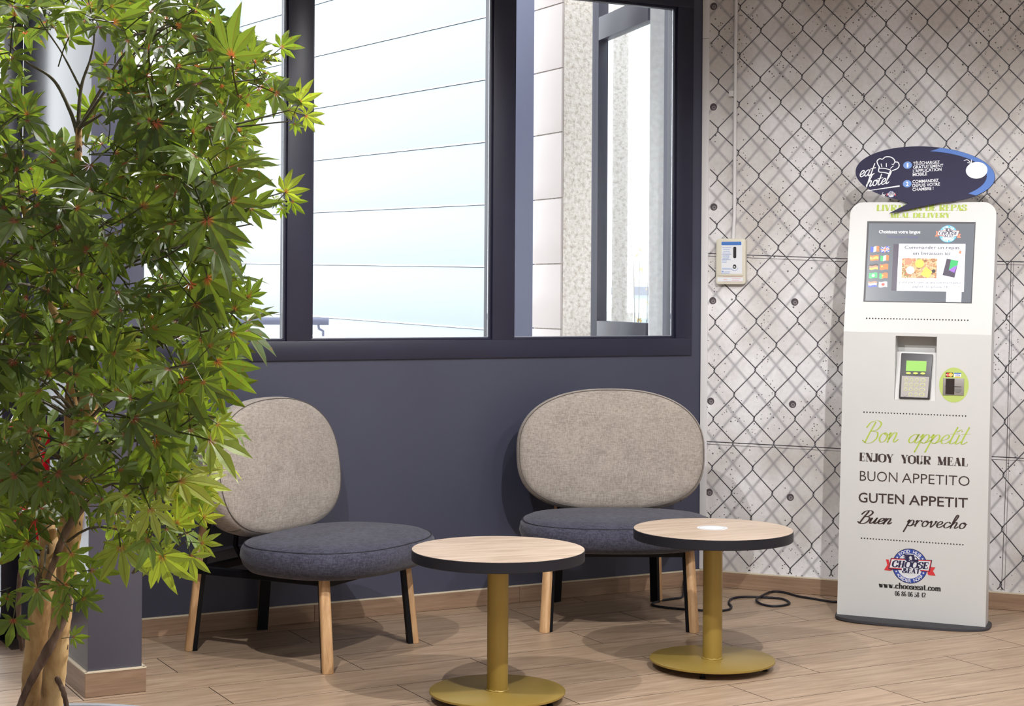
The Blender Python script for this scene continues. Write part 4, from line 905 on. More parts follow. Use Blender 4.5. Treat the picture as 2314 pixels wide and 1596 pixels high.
sb_('gagner un iphone 14', M_sk, (2061.5, 650), (2141, 651), (2061.5, 645.3), 0)
M_food = bpy.data.materials.new('screen_food_photo'); M_food.use_nodes = True; mf = M_food
vv = N(mf, 'ShaderNodeTexVoronoi', Scale=55.0); L(mf, coords(mf), vv.inputs['Vector'])
v2 = N(mf, 'ShaderNodeTexVoronoi', Scale=170.0); L(mf, coords(mf), v2.inputs['Vector'])
s3 = mf.node_tree.nodes.new('ShaderNodeSeparateColor'); L(mf, vv.outputs['Color'], s3.inputs[0]); s4 = mf.node_tree.nodes.new('ShaderNodeSeparateColor'); L(mf, v2.outputs['Color'], s4.inputs[0])
cf = ramp(mf, math_(mf, 'ADD', math_(mf, 'MULTIPLY', s3.outputs[0], .6), math_(mf, 'MULTIPLY', s4.outputs[0], .4)), [(0.1, (.18, .06, .03)), (.3, (.75, .22, .06)), (.45, (.95, .62, .22)), (.6, (1, .86, .55)), (.75, (.85, .12, .05)), (.9, (.25, .35, .08))])
L(mf, cf, BS(mf).inputs['Emission Color']); BS(mf).inputs['Emission Strength'].default_value = 0.8; BS(mf).inputs['Base Color'].default_value = (.1, .08, .05, 1)
sq('food_picture', ((2037, 628.5), (2116, 629), (2118, 584.5), (2039, 584)), M_food, -.0018)
for (px, py, r, mt) in ((2053, 591, 8, 'coral'), (2078, 596, 9.5, 'yellow'), (2057, 611, 9, 'white'), (2110, 613, 4, 'black')):
    a_ = onup(px, py); MB().flat(circ(a_[0], a_[1], r*.00195, 20), -.0021, 'y', 0, RUP).build('dish', FC[mt], scr)
sq('dish', ((2080, 621), (2098, 628.5), (2107, 615), (2092, 603)), FC['yellow'], -.0021)
sq('phone_picture', ((2130, 622), (2157, 628), (2166, 590), (2139.5, 585)), M_sd, -.0018); sq('phone_screen', ((2144, 611), (2157, 617), (2166, 591), (2149, 587)), FC['green'], -.0021)
sq('phone_screen', ((2144, 611), (2157, 617), (2163, 601), (2156, 603)), FC['purple'], -.0024)
sq('confetti', ((2166, 572), (2172, 575), (2173, 567), (2169, 566)), FC['coral'], -.0018)
def flag(px, py, kind):
    W_, H_ = 19.0, 12.2; x0, y0 = px-W_/2, py-H_/2; cols = []; mb = MB(); ms = []
    def area(u0, u1, v0, v1, c_, lift=0):
        if FC[c_] not in ms: ms.append(FC[c_])
        n = 4
        for i in range(n):
            a, b = u0+(u1-u0)*i/n, u0+(u1-u0)*(i+1)/n; wv = lambda t: 1.1*sin(t*2*pi)
            P = [(x0+a*W_-v1*.6, y0+v1*H_+wv(a)), (x0+b*W_-v1*.6, y0+v1*H_+wv(b)), (x0+b*W_-v0*.6, y0+v0*H_+wv(b)), (x0+a*W_-v0*.6, y0+v0*H_+wv(a))]
            mb.flat([onup(*p) for p in P], -.0014-lift*.0003, 'y', ms.index(FC[c_]), RUP)
    def ball(c_, u, v_, r):
        if FC[c_] not in ms: ms.append(FC[c_])
        a_ = onup(x0+u*W_, y0+v_*H_); mb.flat(circ(a_[0], a_[1], r*.00195, 12), -.0020, 'y', ms.index(FC[c_]), RUP)
    T = dict(fr=[('v', 'blue', 'white', 'orange')], ie=[('v', 'green', 'white', 'orange')], de=[('h', 'black', 'coral', 'yellow')], nl=[('h', 'coral', 'white', 'blue')])
    if kind in T:
        d, *cs = T[kind][0]
        for i, c_ in enumerate(cs): area(i/3, (i+1)/3, 0, 1, c_) if d == 'v' else area(0, 1, i/3, (i+1)/3, c_)
    elif kind == 'es': area(0, 1, 0, .27, 'orange'); area(0, 1, .27, .73, 'yellow'); area(0, 1, .73, 1, 'orange'); ball('coral', .3, .5, 2)
    elif kind == 'cn': area(0, 1, 0, 1, 'orange'); ball('yellow', .25, .4, 2)
    elif kind == 'sa': area(0, 1, 0, 1, 'green'); ball('white', .5, .5, 3.3)
    elif kind == 'pt': area(0, .33, 0, 1, 'green'); area(.33, 1, 0, 1, 'orange'); ball('yellow', .38, .5, 2)
    elif kind == 'jp': area(0, 1, 0, 1, 'white'); ball('red', .5, .5, 3.6)
    elif kind == 'uk':
        area(0, 1, 0, 1, 'blue'); area(0, 1, .35, .65, 'white', 1); area(.4, .6, 0, 1, 'white', 1)
        for P in (((0, .0), (.12, 0), (1, .95), (.9, 1)), ((1, 0), (.88, 0), (0, .95), (.1, 1))):
            if FC['white'] not in ms: ms.append(FC['white'])
            mb.flat([onup(x0+a*W_, y0+b*H_) for a, b in P], -.0016, 'y', ms.index(FC['white']), RUP)
        area(0, 1, .43, .57, 'red', 2); area(.45, .55, 0, 1, 'red', 2)
    mb.build('flag', ms, scr)
for r, (a, b) in enumerate((('fr', 'uk'), ('es', 'ie'), ('de', 'cn'), ('sa', 'pt'), ('nl', 'jp'))):
    flag(1977.5-r*1.35, 563.5+r*19.8, a); flag(2000.5-r*1.2, 564+r*19.8, b)
a_ = hit(2142.5, 529, FUP); emblem(scr, RUP, a_.x, a_.z, .0375, -.01, -.0014, [FC['cyan'], FC['cyan'], M_sw, FC['coral'], M_sd])
# ------------------------------------------------------------------ speech bubble board
M_bub = mat('bubble_navy', (0.014, 0.012, 0.046), 0.55, spec=0.25); M_bubedge = mat('bubble_edge', (0.25, 0.25, 0.30), 0.5)
BO = -0.020
def onb(x, y_, off=BO): h_ = hit(x, y_, FUP, off); return h_.x, h_.z
import math as _m
el = []
cxp, cyp, ax, ay, th = 2091, 394.5, 158, 63.5, radians(2.5)
def ep(t, k=1.0): return (cxp+ax*k*cos(t)*cos(th)-ay*k*sin(t)*sin(th), cyp+ax*k*cos(t)*sin(th)+ay*k*sin(t)*cos(th))
for k in range(0, 73):
    t = radians(70+ k*5)   # clockwise in the picture from lower right, round to lower left
    if 87 < (70+k*5) % 360 < 112: continue
    el.append(ep(t))
i0 = next(i for i, p in enumerate(el) if abs(((70+0)-70)) == 0)
tail = [(2051, 458.5), (2009, 482), (2085, 467)]
ring_ = [ep(radians(a)) for a in range(112, 432, 5)]+[ep(radians(74))]
out_ = ring_+[(2128, 457.5), (2009, 482), (2053, 459.5)]
pb = [onb(*p) for p in out_]
bub = MB().prism(pb, BO, BO+.006, 'y', 0, RUP).build('sign_board', M_bub, ki)
MB().box(-.02, .025, BO+.006, .0, topz-.012, topz-.002, 0, RUP).build('sign_bracket', M_kside, bub)
cres = [ep(radians(a), 0.995) for a in range(-78, 48, 6)]
inner = [(2091+ 0.86*150*cos(radians(a))-10+20*cos(radians(a)), 398+ 0.90*63*sin(radians(a))) for a in range(44, -84, -6)]
MB().flat([onb(*p) for p in cres+inner], BO-.0004, 'y', 0, RUP).build('blue_crescent', M_bluep, bub)
oo = BO-.0008
def bb(s_, a, b, top, bold=.012): return btext(s_, M_wp, bub, RUP, FUP, a, b, top, oo, bold, 'board_lettering')
bb('TÉLÉCHARGEZ', (2063.5, 372.5), (2123.5, 369.3), (2063.5, 366)); bb('GRATUITEMENT', (2063.5, 381.5), (2131.5, 377.5), (2063.5, 374.5)); bb("L'APPLICATION", (2063, 390.2), (2127.5, 386), (2063, 383.3)); bb('MOBILE', (2062.5, 398.3), (2095, 396), (2062.5, 391.5))
bb('COMMANDEZ', (2062, 414.3), (2121, 411), (2062, 407.3)); bb('DEPUIS VOTRE', (2062, 423), (2124, 419.5), (2062, 416)); bb('CHAMBRE !', (2062, 431.8), (2109.5, 429), (2062, 424.8))
for nm, px, py in (('1', 2051, 373.5), ('2', 2050, 415.5)):
    a_ = onb(px, py); MB().flat(circ(a_[0], a_[1], .0185, 28, .0165), oo, 'y', 0, RUP).build('number_disc', mat('disc_blue', (0.10, 0.22, 0.55), .5), bub)
    btext(nm, M_wp, bub, RUP, FUP, (px-(1.8 if nm == '1' else 2.6), py+4.8), (px+(1.8 if nm == '1' else 3.0), py+4.6), (px-(1.8 if nm == '1' else 2.6), py-4.4), oo-.0006, .03, 'board_lettering')
a_ = onb(2207, 385); MB().flat(circ(a_[0], a_[1], .0445, 36, .037), oo, 'y', 0, RUP).build('white_disc', M_wp, bub)
stext('eat', SC, .085, .060, M_wp, bub, RUP, FUP, (1943, 400), (1981, 395), (1943, 370), oo, .35)
stext('hotel', SC, .085, .060, M_wp, bub, RUP, FUP, (1957, 422.5), (2018, 413), (1957, 395), oo, .35)
stext('by', SC, .09, .07, M_wp, bub, RUP, FUP, (1992, 443), (2001, 442), (1992, 435), oo, .25)
def line_b(pts, w0, w1, nm):
    P = [Vector(onb(*p)) for p in pts]; P = cr_smooth(P, 5) if len(P) > 2 else P; n = len(P); vs = []
    for i, p in enumerate(P):
        t = (P[min(i+1, n-1)]-P[max(i-1, 0)]).normalized(); nn = Vector((-t.y, t.x)); wd = (w0+(w1-w0)*i/(n-1))/2; vs += [p-nn*wd, p+nn*wd]
    MB().add([(q.x, oo, q.y) for q in vs], [(2*i, 2*i+2, 2*i+3, 2*i+1) for i in range(n-1)], 0, RUP).build(nm, M_wp, bub)
line_b([(1956, 432), (2033, 420.5)], .002, .006, 'underline')
line_b([(1987, 377), (1984, 372), (1982, 364), (1988, 359), (1994, 360), (2001, 355), (2012, 355), (2020, 360), (2023, 366), (2029, 367), (2032, 374), (2028, 381), (2016, 386)], .0042, .0042, 'chef_hat')
line_b([(1987, 377), (1986, 388), (1998, 390), (2010, 393)], .0042, .0042, 'chef_hat'); line_b([(1987, 380.5), (2000, 381), (2013, 384.5)], .0036, .0036, 'chef_hat'); line_b([(2010, 393), (2013, 385)], .0042, .0042, 'chef_hat')
line_b([(1991, 370), (1993, 378)], .003, .003, 'chef_hat'); line_b([(2003, 369), (2003, 378)], .003, .003, 'chef_hat'); line_b([(2019, 375), (2012, 381)], .003, .003, 'chef_hat'); line_b([(2022, 366), (2019, 372), (2015, 371)], .003, .003, 'chef_hat')
line_b([(2178, 363), (2186, 361.5), (2193, 367)], .002, .003, 'arrow'); line_b([(2195, 361), (2194.5, 368.5), (2186, 367.5)], .003, .003, 'arrow')
a_ = hit(2014, 439.5, FUP, BO); emblem(bub, RUP, a_.x, a_.z, .0145, .05, oo, [M_cobalt, M_cobalt, M_wp, M_red, M_navyr])
# ------------------------------------------------------------------ power cable on the floor
cpx = [(1905, 1361), (1875, 1359.5), (1835, 1353), (1800, 1347), (1772, 1339), (1745, 1337.5), (1726, 1348), (1709, 1359), (1722, 1366), (1750, 1370.5), (1778, 1367), (1783, 1361), (1766, 1353.5), (1730, 1350.5), (1692, 1349), (1657, 1352), (1647, 1362), (1653, 1372), (1643, 1379), (1615, 1381), (1570, 1379), (1520, 1375), (1483, 1370), (1474, 1366), (1487, 1359), (1520, 1353.5), (1543, 1348)]
cp3 = [flo(x, y_, 0.006) for x, y_ in cpx]
for a_ in (6, 7): cp3[a_].z = 0.013
cp3 += [LW(-0.13, -0.06, 0.03), LW(-0.095, -0.035, 0.09), LW(-0.055, -0.025, 0.20), LW(-0.045, -0.02, 0.33)]
tag(MB().tube(cr_smooth(cp3, 5), 0.0052, 8).build('power_cable', M_dark, smooth=50), 'black power cable looping over the floor from kiosk to chair', 'cable')
# ------------------------------------------------------------------ fire extinguisher on the partition's left side
M_exred = mat('extinguisher_red', (0.50, 0.008, 0.014), 0.28, coat=0.5)
ex = ML @ Matrix.Translation((-3.235, -0.42, 0.0)); exo = empty('fire_extinguisher', ex @ TR(0, 0, 0.47)); tag(exo, 'red fire extinguisher with white label hung on the partition, behind the foliage', 'extinguisher')
MB().lathe([(.0, .0), (.06, .004), (.078, .02), (.08, .05), (.08, .38), (.074, .42), (.05, .46), (.024, .48), (.022, .50), (0, .50)], 40).build('cylinder', M_exred, exo, smooth=50)
lbm = MB(); n = 16; a0, a1 = radians(150), radians(275)
for z0, z1, mi in ((.10, .36, 0), (.27, .33, 1), (.13, .20, 1), (.215, .225, 1), (.24, .25, 1)):
    rr = .0806 if mi == 0 else .0810; b0, b1 = (a0, a1) if mi == 0 else (a0+.25, a1-.25)
    vs = []
    for k in range(n+1):
        a = b0+(b1-b0)*k/n; vs += [(rr*cos(a), rr*sin(a), z0), (rr*cos(a), rr*sin(a), z1)]
    lbm.add(vs, [(2*k, 2*k+2, 2*k+3, 2*k+1) for k in range(n)], mi)
lbm.build('label', [M_wp, M_exred], exo)
MB().tube([(0, 0, .50), (0, 0, .54), (0, -.07, .55)], .012, 10).tube([(0, .03, .56), (0, -.03, .57), (0, -.11, .575)], .008, 8).build('valve_lever', M_dark, exo, smooth=40)
MB().tube([(0, -.02, .53), (-.03, -.09, .50), (-.05, -.10, .36), (-.05, -.085, .18)], .010, 8).build('hose', M_dark, exo, smooth=40)
MB().box(.06, .106, -.03, .03, .30, .46).build('wall_bracket', M_dark, exo)
# ------------------------------------------------------------------ planter and artificial maple
PX, PY, PR, PH = -0.885, 3.08, 0.385, 0.520
M_pot = paint('grey_planter', (0.20, 0.21, 0.235), 0.55, 0.12, 6); M_soil = paint('dark_soil', (0.018, 0.016, 0.018), 0.95, 0.3, 40)
po = empty('planter', TR(PX, PY, 0)); tag(po, 'large round dark grey planter at the bottom left under the maple', 'planter')
MB().lathe([(0, .0), (.26, .0), (.285, .02), (PR-.01, PH-.06), (PR+.004, PH-.045), (PR+.006, PH-.006), (PR, PH), (PR-.016, PH), (PR-.022, PH-.006), (PR-.026, PH-.09)], 96).build('pot', M_pot, po, smooth=35)
MB().lathe([(PR-.024, PH-.085), (.2, PH-.075), (0, PH-.07)], 64).build('soil', M_soil, po, smooth=50)
tr = empty('maple_tree', TR(PX, PY, PH-.075)); tag(tr, 'artificial green maple with red-centred leaves and twisting trunks, in planter', 'tree')
TI = tr.matrix_world.inverted() if False else Matrix.Translation((-PX, -PY, -(PH-.075)))
M_trunk = mat('maple_trunk', (0.45, 0.28, 0.12), 0.75)
tv = coords(M_trunk, (1, 1, .35))
c_ = ramp(M_trunk, noise(M_trunk, tv, 22, 5, .6, 1.0), [(0.30, (0.10, 0.045, 0.02)), (0.40, (0.46, 0.27, 0.11)), (0.58, (0.66, 0.44, 0.20)), (0.75, (0.74, 0.54, 0.28))])
c_ = mixc(M_trunk, math_(M_trunk, 'LESS_THAN', noise(M_trunk, coords(M_trunk, (1, 1, .6)), 38, 3, .6), 0.30), c_, (0.05, 0.022, 0.012))
L(M_trunk, c_, BS(M_trunk).inputs['Base Color']); bump(M_trunk, noise(M_trunk, tv, 30, 5, .6), 0.5, .006)
M_vine = mat('brown_vine_bark', (0.16, 0.095, 0.065), 0.85); L(M_vine, ramp(M_vine, noise(M_vine, coords(M_vine, (1, 1, .3)), 60, 4), [(0.3, (0.07, 0.038, 0.026)), (0.7, (0.25, 0.165, 0.12))]), BS(M_vine).inputs['Base Color']); bump(M_vine, noise(M_vine, coords(M_vine), 90, 4), .5, .003)
M_twig = mat('green_brown_twig', (0.10, 0.085, 0.055), 0.7)
def trk(name, m_, pts, n=14, rough=.06):
    P = [TI @ at(px, py, D) for px, py, D, r in pts]; Rr = [r*D/F*0.5 for px, py, D, r in pts]
    Q = cr_smooth([Vector((*p, r)) for p, r in zip(P, Rr)], 8); rs = random.Random(len(pts)+int(pts[0][0]))
    o = MB().tube([q.to_3d() if len(q) == 3 else Vector(q[:3]) for q in Q], [q[3]*(1+rs.uniform(-rough, rough)) for q in Q], n).build(name, m_, tr, smooth=60); return o
TR1 = [(75, 1660, 3.10, 58), (77, 1590, 3.08, 57), (78, 1500, 3.06, 52), (88, 1400, 3.05, 46), (103, 1310, 3.05, 46), (112, 1250, 3.06, 44), (98, 1150, 3.07, 36), (80, 1050, 3.08, 30), (72, 960, 3.08, 28), (70, 900, 3.08, 24)]
TR2 = [(112, 1660, 3.02, 55), (116, 1590, 3.02, 52), (128, 1480, 3.01, 50), (140, 1380, 3.01, 46), (152, 1280, 3.02, 44), (165, 1180, 3.04, 44), (175, 1060, 3.05, 46), (190, 960, 3.06, 50), (205, 880, 3.08, 40), (196, 830, 3.09, 30), (182, 700, 3.10, 22), (165, 560, 3.10, 20), (175, 420, 3.10, 17), (178, 290, 3.10, 15)]
TR3 = [(95, 1660, 3.16, 30), (97, 1500, 3.14, 30), (110, 1380, 3.14, 28), (128, 1270, 3.14, 30), (158, 1130, 3.14, 30), (162, 1000, 3.14, 34), (165, 900, 3.14, 36), (160, 850, 3.14, 26), (120, 700, 3.16, 20), (80, 560, 3.18, 16), (50, 430, 3.2, 22), (45, 340, 3.2, 18)]
for q in (TR1, TR2, TR3): trk('trunk', M_trunk, q)
trk('vine', M_vine, [(30, 1640, 3.0, 14), (60, 1560, 2.99, 17), (105, 1475, 2.975, 22), (140, 1410, 2.98, 17), (158, 1350, 3.0, 14), (150, 1290, 3.03, 11), (148, 1230, 3.06, 12)], 10, .12)
trk('vine', M_vine, [(50, 1470, 3.1, 9), (42, 1400, 3.09, 11), (46, 1300, 3.08, 12), (70, 1250, 3.05, 17), (95, 1330, 3.0, 14), (115, 1290, 2.99, 14), (150, 1200, 2.99, 18), (190, 1145, 3.0, 16), (225, 1110, 3.03, 12)], 10, .12)
trk('vine', M_vine, [(160, 1650, 2.98, 12), (145, 1570, 2.98, 12), (128, 1530, 3.0, 12), (118, 1490, 3.04, 10)], 10, .12)
trk('branch', M_twig, [(176, 300, 3.1, 11), (183, 200, 3.1, 8), (205, 130, 3.1, 5), (213, 70, 3.1, 4), (200, 0, 3.1, 3)], 8)
trk('branch', M_twig, [(177, 310, 3.1, 10), (158, 250, 3.1, 9), (120, 180, 3.1, 7), (60, 140, 3.1, 5), (20, 100, 3.1, 4)], 8)
trk('branch', M_twig, [(182, 200, 3.1, 6), (140, 120, 3.1, 4), (100, 60, 3.1, 4), (80, 20, 3.1, 3)], 8)
# leaf: seven lobes, folded along each rib; colour attribute = (distance from the centre, distance from the rib)
M_leaf = bpy.data.materials.new('maple_leaf'); M_leaf.use_nodes = True; ml = M_leaf; nt = ml.node_tree
at_ = N(ml, 'ShaderNodeAttribute'); at_.attribute_name = 'leafc'; sx_ = nt.nodes.new('ShaderNodeSeparateColor'); L(ml, at_.outputs['Color'], sx_.inputs[0])
lr = math_(ml, 'FRACT', at_.outputs['Alpha'])
oi = nt.nodes.new('ShaderNodeObjectInfo')
hue = sx_.outputs[2]
basec = ramp(ml, hue, [(0.0, (0.040, 0.075, 0.022)), (0.4, (0.100, 0.160, 0.042)), (0.75, (0.190, 0.300, 0.050)), (1.0, (0.36, 0.44, 0.10))])
sp_ = math_(ml, 'GREATER_THAN', noise(ml, coords(ml, kind='Object'), 150, 2, .6), 0.625)
basec = mixc(ml, math_(ml, 'MULTIPLY', sp_, .55), basec, (0.26, 0.11, 0.04))
vein = math_(ml, 'SUBTRACT', 1.0, math_(ml, 'MULTIPLY', sx_.outputs[1], 7.0), clamp=True)
basec = mixc(ml, math_(ml, 'MULTIPLY', vein, .55), basec, (0.10, 0.055, 0.03))
redf = math_(ml, 'SUBTRACT', 1.0, math_(ml, 'MULTIPLY', sx_.outputs[0], 5.5), clamp=True)
basec = mixc(ml, math_(ml, 'MULTIPLY', redf, .85), basec, (0.42, 0.02, 0.07))
b_ = BS(ml); L(ml, basec, b_.inputs['Base Color']); b_.inputs['Roughness'].default_value = 0.42; b_.inputs['Specular IOR Level'].default_value = 0.4
trl = nt.nodes.new('ShaderNodeBsdfTranslucent'); gm = nt.nodes.new('ShaderNodeMix'); gm.data_type = 'RGBA'; gm.blend_type = 'MULTIPLY'; gm.inputs[0].default_value = 1.0
L(ml, basec, gm.inputs[6]); gm.inputs[7].default_value = (1.75, 1.65, 0.55, 1); L(ml, gm.outputs[2], trl.inputs[0])
mx = nt.nodes.new('ShaderNodeMixShader'); mx.inputs[0].default_value = 0.42; L(ml, b_.outputs[0], mx.inputs[1]); L(ml, trl.outputs[0], mx.inputs[2]); L(ml, mx.outputs[0], nt.nodes['Material Output'].inputs[0])
def leaf_geo(rs, hue_):
    """one palmate leaf, unit central lobe, petiole towards -x; returns verts, faces, colours"""
    vs = []; fs = []; cs = []
    curl = rs.uniform(.10, .38)
    for a, ln in ((0, 1.0), (36, .92), (-36, .92), (73, .74), (-73, .74), (115, .44), (-115, .44)):
        a = radians(a+rs.uniform(-5, 5)); ln *= rs.uniform(.9, 1.06); wd = .125*ln+.022; c, s = cos(a), sin(a); n0 = len(vs)
        sag = curl*rs.uniform(.6, 1.4)
        for t, w_, zf in ((0.02, .015, .0), (.24, .50, .03), (.52, 1.0, .05), (.78, .58, .035), (1.0, 0, 0)):
            z = -sag*(t*ln)**2
            for e in ((0,) if w_ == 0 else (-1, 0, 1)):
                x_l = t*ln; y_l = e*wd*w_; zz = z+(zf if e else 0)
                vs.append(Vector((x_l*c-y_l*s, x_l*s+y_l*c, zz))); cs.append((t, abs(e)*1.0, hue_, 1))
        for k in range(3):
            o = n0+3*k; fs += [(o, o+3, o+4, o+1), (o+1, o+4, o+5, o+2)]
        o = n0+9; fs += [(o, o+3, o+1), (o+1, o+3, o+2)]
    n0 = len(vs); r = .018
    for x, z in ((0.02, 0), (-.35, -.03), (-.8, -.14)):
        for dy, dz in ((-r, 0), (r, 0), (0, r*1.6)): vs.append(Vector((x, dy, z+dz-.01))); cs.append((.6, .05, .15, 1))
    for k in range(2):
        o = n0+3*k; fs += [(o, o+3, o+4, o+1), (o+1, o+4, o+5, o+2), (o+2, o+5, o+3, o)]
    return vs, fs, cs
def leaf_mesh(name, V_, F_, C_):
    me = bpy.data.meshes.new(name); me.from_pydata(V_, [], F_); me.materials.append(M_leaf)
    ca = me.color_attributes.new('leafc', 'FLOAT_COLOR', 'POINT'); ca.data.foreach_set('color', [x for c in C_ for x in c]); me.update(); return me
rs = random.Random(11)
VAR = []
for hu in (.10, .25, .38, .5, .62, .74, .88, 1.0):
    for k in range(2): VAR.append((hu, leaf_geo(rs, hu)))
VM = [leaf_mesh('leaf', *g) for hu, g in VAR]
RIGHT = [(-40, 420), (20, 470), (60, 470), (90, 560), (160, 585), (220, 590), (290, 540), (350, 490), (400, 480), (450, 560), (500, 520), (560, 440), (620, 420), (660, 520), (720, 510), (770, 520), (830, 440), (900, 450), (960, 470), (1010, 400), (1060, 400), (1120, 430), (1180, 440), (1205, 400), (1225, 200), (1330, 190), (1360, 190), (1450, 170)]
def right(y_):
    for (a, ra), (b, rb) in zip(RIGHT, RIGHT[1:]):
        if a <= y_ <= b: return ra+(rb-ra)*(y_-a)/(b-a)
    return 0
def allowed(x, y_):
    if x > right(y_): return False
    if (15 < x < 265 and 60 < y_ < 290) or (55 < x < 140 and 290 < y_ < 430): return rs.random() < .02
    if y_ > 830 and 120 < x < 215 and y_ < 980: return rs.random() < .15
    if y_ > 1330: return False
    if y_ > 1190 and x < 215: return rs.random() < .14
    if y_ > 1010 and 40 < x < 200: return rs.random() < .35
    if y_ > 1235 and 190 < x < 215: return rs.random() < .5
    if x > right(y_)-140 and y_ < 660: return rs.random() < (.42 if y_ < 130 else .6)
    return True
def hue_at(x, y_):
    h = rs.gauss(.36, .17)
    if y_ > 820 and x > 230: h += .33
    if y_ > 1100: h += .16
    if x > 520: h += .15
    return min(1, max(0, h))
leaves = []   # (depth key, matrix, variant)
twigs = MB()
def put_leaf(p, dirn, size, hu, Nv=None):
    L_ = dirn.normalized()
    Nn = (Nv or Vector((rs.gauss(0, .45), -0.62+rs.gauss(0, .35), 0.62+rs.gauss(0, .3))))
    Nn = (Nn-L_*Nn.dot(L_)).normalized(); Y = Nn.cross(L_)
    M_ = Matrix(((L_.x, Y.x, Nn.x, p.x), (L_.y, Y.y, Nn.y, p.y), (L_.z, Y.z, Nn.z, p.z), (0, 0, 0, 1))) @ Matrix.Diagonal((size, size, size, 1))
    i = min(range(len(VAR)), key=lambda k: abs(VAR[k][0]-hu)+rs.random()*.08)
    leaves.append((p.y, M_, i))
axis_pts = [(178, 290), (172, 420), (165, 560), (182, 700), (196, 830), (190, 960), (172, 1060), (160, 1180), (110, 1260)]
pts = []; tries = 0
while tries < 9000 and len(pts) < 330:
    tries += 1
    x = rs.uniform(-130, 620); y_ = rs.uniform(-60, 1460)
    if not allowed(x, y_): continue
    D = 3.08+rs.uniform(-.40, .34)
    if all((x-a)**2+(y_-b)**2+((D-d)*250)**2 > 54**2 for a, b, d in pts): pts.append((x, y_, D))
for x, y_, D in pts:
    T_ = at(x, y_, D); ay_ = min(axis_pts, key=lambda q: abs(q[1]-(y_+90)) )
    A_ = at(ay_[0], ay_[1], 3.08); d = (T_-A_); dn = d.normalized()
    if d.length > .09 and rs.random() < (.06 if y_ < 400 else .45) and not (y_ < 300 and x < 260):
        mid = A_.lerp(T_, .5)+Vector((0, 0, .03)); twigs.tube([TI @ q for q in cr_smooth([A_, mid, T_], 4)], [.0032-.0018*k/8 for k in range(9)], 5)
    n = rs.choice((2, 3, 3)); h0 = hue_at(x, y_); ph = rs.uniform(0, 6.28)
    U = Vector((0, 0, 1)) if abs(dn.z) < .8 else Vector((1, 0, 0)); s1 = dn.cross(U).normalized(); s2 = s1.cross(dn)
    for k in range(n):
        a = ph+2*pi*k/n; L_ = dn*rs.uniform(.2, .7)+(s1*cos(a)+s2*sin(a))*.9+Vector((0, 0, -.30 if y_ < 1050 else -.75))
        sz = rs.choice((.040, .048, .058, .066, .078, .090))*rs.uniform(.9, 1.08)*(.72 if y_ > 1120 else 1); L_.normalize()
        put_leaf(TI @ (T_+L_*sz*.75), L_, sz, h0+rs.uniform(-.1, .1))
# sprigs that stand clear of the crown against window and wall: pixel, depth, size (px), leaf direction on the picture
SPR = [(635, 108, 46, 40, .8), (566, 130, 58, 120, .45), (540, 215, 60, -60, .5), (676, 232, 52, 60, .85), (690, 262, 40, -20, .8), (645, 435, 50, 45, .85), (660, 455, 34, -40, .8), (565, 470, 62, 10, .5), (520, 478, 60, 150, .45), (470, 560, 44, -40, .45),
       (530, 700, 52, 60, .5), (560, 672, 44, 50, .6), (525, 752, 62, -50, .75), (455, 765, 56, -80, .6), (426, 900, 58, 60, .95), (350, 985, 76, 35, .95), (360, 1030, 80, -50, 1.0), (490, 958, 48, -35, .85), (455, 930, 36, 70, .8), (368, 1070, 66, -10, .75),
       (330, 1085, 60, 160, .6), (400, 1185, 60, 70, .9), (460, 1170, 44, 50, .95), (455, 1228, 40, -5, .95), (430, 1255, 56, -75, .95), (365, 1255, 82, -80, .95), (272, 1235, 78, -80, .9), (300, 1190, 60, -70, .6), (330, 1200, 50, -120, .6),
       (400, 60, 60, 30, .15), (440, 25, 52, 20, .15), (480, 40, 44, -30, .15), (268, 58, 84, 80, .6), (155, 85, 72, 60, .6), (255, 50, 76, -10, .55), (62, 260, 56, 110, .5), (284, 300, 62, 50, .65), (400, 150, 64, -20, .45), (260, 345, 54, 0, .35),
       (45, 700, 72, -80, .5), (190, 720, 60, -60, .85), (270, 790, 56, 20, .95), (65, 1225, 76, -140, .8), (30, 1400, 60, -100, .3), (160, 1250, 60, -60, .7), (205, 1290, 56, 0, .8), (165, 1440, 34, 10, .8), (180, 1360, 44, 20, .8)]
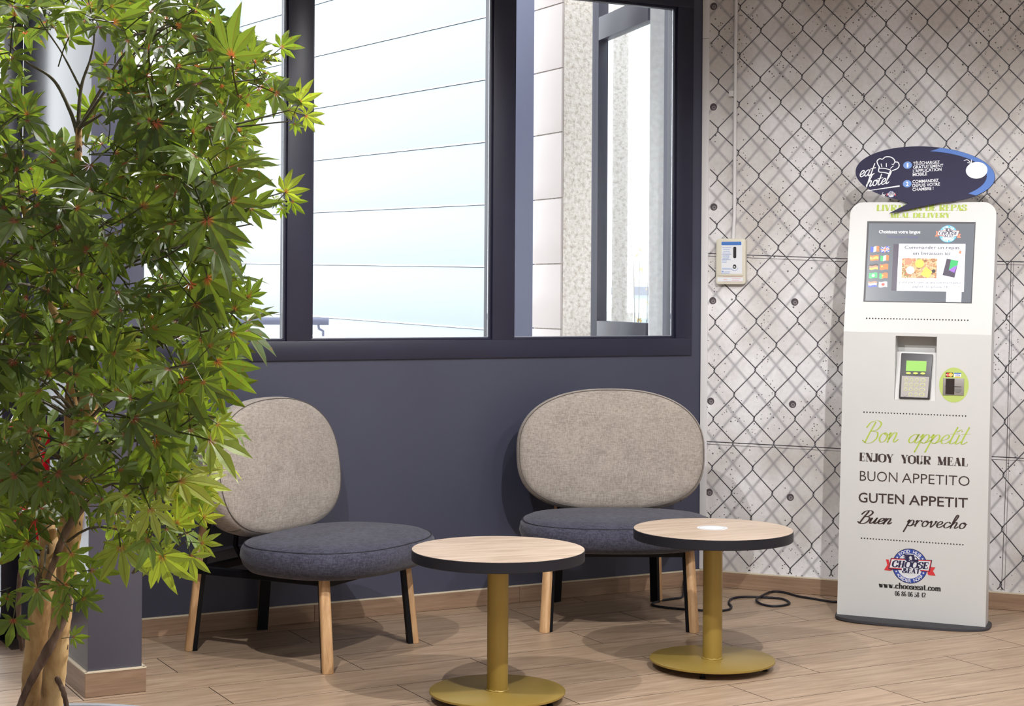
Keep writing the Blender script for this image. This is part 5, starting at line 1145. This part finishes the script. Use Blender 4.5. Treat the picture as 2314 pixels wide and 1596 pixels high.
for px, py, spx, ang, hu in SPR:
    D = 2.78+rs.uniform(-.05, .1); p = at(px, py, D); a = radians(ang)
    L_ = Vector((cos(a), rs.uniform(-.3, .15), sin(a)))
    sz = spx*D/F*1.25; put_leaf(TI @ p, L_, sz, hu, Vector((rs.gauss(0, .22), -1, .25+rs.gauss(0, .2))))
    back = p-L_.normalized()*sz*.75
    j = min(range(len(pts)), key=lambda k: (pts[k][0]-px*.93)**2+(pts[k][1]-py-10)**2); Tn = at(pts[j][0], pts[j][1], pts[j][2]); A2 = at(min(px-60, 300) if px > 330 else px, py+40, 3.0)
    if px > 330: twigs.tube([TI @ q for q in cr_smooth([A2, A2.lerp(back, .55)+Vector((0, 0, -.012)), back], 4)], [.0026-.0014*k/8 for k in range(9)], 5)
    if px > 600: put_leaf(TI @ (p+Vector((-.02, .01, -.012))), L_+Vector((.2, .3, -.9)), sz*.6, hu)
twigs.build('twigs', M_twig, tr, smooth=60)['kind'] = 'stuff'
leaves.sort(key=lambda q: q[0])
for k, (yy, M_, i) in enumerate(leaves[:298]):
    o = bpy.data.objects.new('leaf', VM[i]); COL.objects.link(o); o.parent = tr; o.matrix_local = M_
V_, F_, C_ = [], [], []
for yy, M_, i in leaves[298:]:
    v0, f0, c0_ = VAR[i][1]; n0 = len(V_); V_ += [M_ @ q for q in v0]; F_ += [tuple(n0+t for t in f) for f in f0]; C_ += c0_
fo = bpy.data.objects.new('foliage', leaf_mesh('foliage', V_, F_, C_)); COL.objects.link(fo); fo.parent = tr; fo['kind'] = 'stuff'
# ------------------------------------------------------------------ recessed downlight housings in the ceiling
for k, (x, y_, p) in enumerate(SPOTS):
    r = empty('downlight', TR(x, y_, CEIL)); tag(r, 'round recessed ceiling downlight '+('nearest the kiosk', 'over the low table with the sticker', 'nearest in front of the side-turned lounge chair', 'between both low tables and the lobby', 'farthest left above the maple tree', 'at the far right of the lobby')[k], 'lamp', 'ceiling downlights')
    MB().lathe([(.062, -.004), (.075, -.006), (.078, 0)], 28).build('trim_ring', M_white, r)
    MB().lathe([(.060, -.002), (0, -.002)], 24).build('lens', mat('lamp_lens', (.8, .8, .8), .5, emit=(1, .95, .88, 12)), r)
